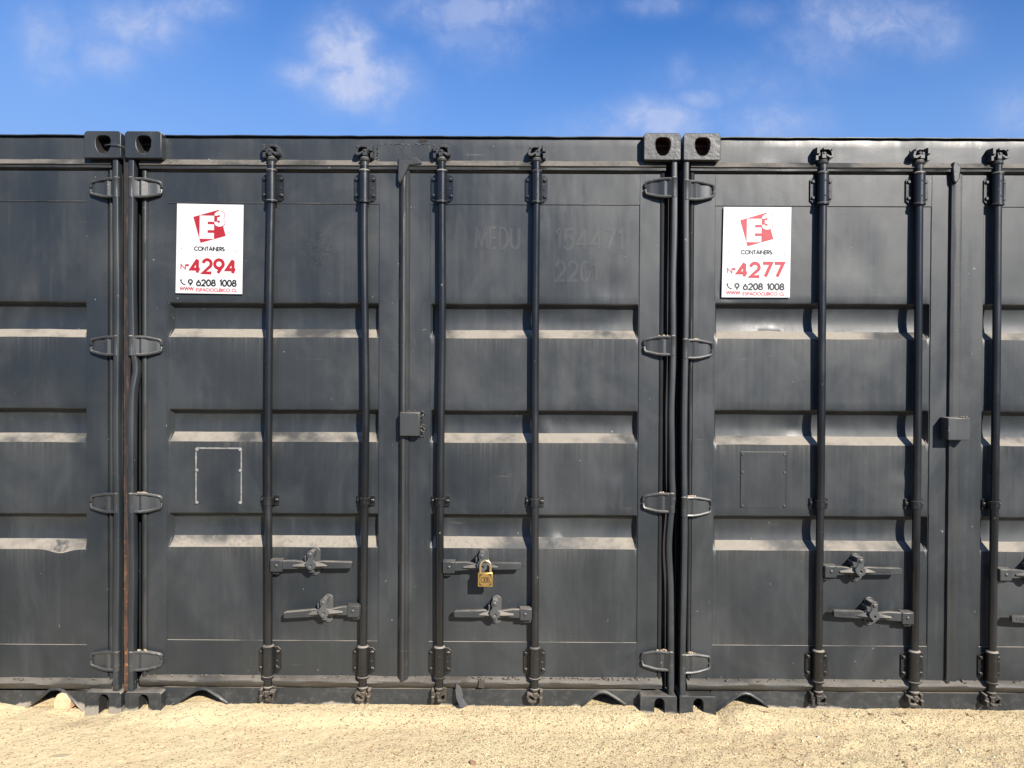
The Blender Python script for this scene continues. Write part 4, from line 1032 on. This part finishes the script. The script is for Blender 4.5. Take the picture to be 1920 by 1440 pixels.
# loose grains
rng = np.random.default_rng(4)
phi = (1+5**.5)/2
ICO = np.array([(-1, phi, 0), (1, phi, 0), (-1, -phi, 0), (1, -phi, 0), (0, -1, phi), (0, 1, phi), (0, -1, -phi), (0, 1, -phi), (phi, 0, -1), (phi, 0, 1), (-phi, 0, -1), (-phi, 0, 1)])/math.sqrt(1+phi*phi)
ICF = np.array([(0, 11, 5), (0, 5, 1), (0, 1, 7), (0, 7, 10), (0, 10, 11), (1, 5, 9), (5, 11, 4), (11, 10, 2), (10, 7, 6), (7, 1, 8), (3, 9, 4), (3, 4, 2), (3, 2, 6), (3, 6, 8), (3, 8, 9), (4, 9, 5), (2, 4, 11), (6, 2, 10), (8, 6, 7), (9, 8, 1)])
NG = 15000; V = []; F = []; T_ = []
for i in range(NG):
    x = rng.uniform(-.8, 4.25)
    if rng.random() > .12 + .88*sstep(.2, 2.4, x): x = rng.uniform(1.6, 4.25)
    y = -.75 + .80*rng.random()
    r = .0011 + .0016*rng.random()**2 + (.004*rng.random() if rng.random() < .012 else 0)
    s3 = r*(0.7+.6*rng.random(3)); a = rng.random()*6.28; ca, sa = math.cos(a), math.sin(a)
    p = ICO*(1+.35*(rng.random((12, 1))-.5))*s3; p = np.stack([p[:, 0]*ca-p[:, 1]*sa, p[:, 0]*sa+p[:, 1]*ca, p[:, 2]], 1)
    V.append(p + (x, y, gh(x, y)+r*.35)); F.append(ICF+12*i)
    k = rng.random(); c = (.62, .52, .34) if k < .55 else (.50, .36, .21) if k < .82 else (.30, .20, .12) if k < .93 else (.10, .06, .04)
    T_.append(np.tile(np.array((*[q*(.85+.3*rng.random()) for q in c], 1.0)), (12, 1)))
me = bpy.data.meshes.new('gravel'); me.from_pydata(np.concatenate(V).tolist(), [], np.concatenate(F).tolist())
ca_ = me.color_attributes.new('tone', 'FLOAT_COLOR', 'POINT'); ca_.data.foreach_set('color', np.concatenate(T_).astype(np.float32).ravel())
me.materials.append(M['grain']); gr = bpy.data.objects.new('gravel', me); COL.objects.link(gr); tag(gr, 'loose sandy gravel grains scattered over the bare ground', 'gravel', kind='stuff')

# stone inside the left arch, flat stone and leaf on the sand
x0, z0 = at(97, 1326, -.0); x1, z1 = at(129, 1308, 0)
mb = MB(); w = x1-x0; h = .052
o_ = [(0, -.02), (w, -.02), (w*1.0, h*.45), (w*.74, h*.95), (w*.50, h*1.05), (w*.22, h*.88), (w*.0, h*.40)]
mb.plate(o_, 0, .06)
tag(mb.build('stone_block', M['stone'], bevel=.005, loc=(x0-.012, .030, z0-.004)), 'pinkish angular stone wedged in the arched opening under a container', 'stone')
def ground_hit(px, py):
    d = _fw + _R*((px-960)/FPX) - _U*((py-720)/FPX); t = (BASE-CAM.z)/d.z; return CAM + d*t
c = ground_hit(113, 1419); mb = MB()
pts = [(-.040, -.012), (-.012, -.020), (.022, -.014), (.048, .010), (.030, .016), (-.005, .020), (-.034, .008)]
zg = max(gh(c.x+a, c.y+b) for a, b in pts)
lo = [mb.v((c.x+a, c.y+b, zg-.010)) for a, b in pts]; hi = [mb.v((c.x+a*.94, c.y+b*.9, zg+.003)) for a, b in pts]; mb.f(hi); mb.f(lo[::-1])
for i in range(7): mb.f((lo[i], lo[(i+1) % 7], hi[(i+1) % 7], hi[i]))
tag(mb.build('flat_stone', M['slab'], bevel=.002), 'small flat tan stone lying on bare sand near the bottom left', 'stone')
c = ground_hit(888, 1436); zg = gh(c.x, c.y); mb = MB()
mb.plate([(-.010, 0), (.004, -.004), (.014, .004), (.010, .016), (-.004, .020), (-.012, .012)], 0, .002)
o = mb.build('dry_leaf', M['leaf'], loc=(c.x, c.y, zg+.002)); o.rotation_euler = (R(-55), R(10), R(25)); tag(o, 'small curled brown leaf lying on the sand', 'leaf')

# bits of dry twig and root caught in the gravel on the right
mb = MB()
def hitg(px, py):
    q = ground_hit(px, py); return q.x, q.y
for (px, py, nb) in ((1690, 1350, 7), (1705, 1366, 6), (1762, 1380, 3), (1735, 1398, 4), (1722, 1408, 3), (1690, 1428, 6), (1560, 1352, 3), (1468, 1418, 4), (1290, 1372, 3), (1815, 1345, 3), (1620, 1332, 5), (1600, 1400, 2), (1850, 1410, 3), (1420, 1330, 4)):
    bx_, by_ = hitg(px, py)
    for k in range(nb):
        x = bx_ + random.gauss(0, .012); y = min(-.02, by_ + random.gauss(0, .022)); a = random.uniform(0, 3.14); l = random.uniform(.008, .022)
        p = [(x, y, gh(x, y)+.0015), (x+l*.5*math.cos(a)+random.gauss(0, .002), y+l*.5*math.sin(a), gh(x, y)+.005), (x+l*math.cos(a), y+l*math.sin(a), gh(x+l*math.cos(a), y+l*math.sin(a))+.0015)]
        mb.tube(p, random.uniform(.0010, .0022), 5)
tag(mb.build('plant_litter', M['leaf'], smooth=50), 'dry brown twig bits scattered in the gravel', 'litter', kind='stuff')
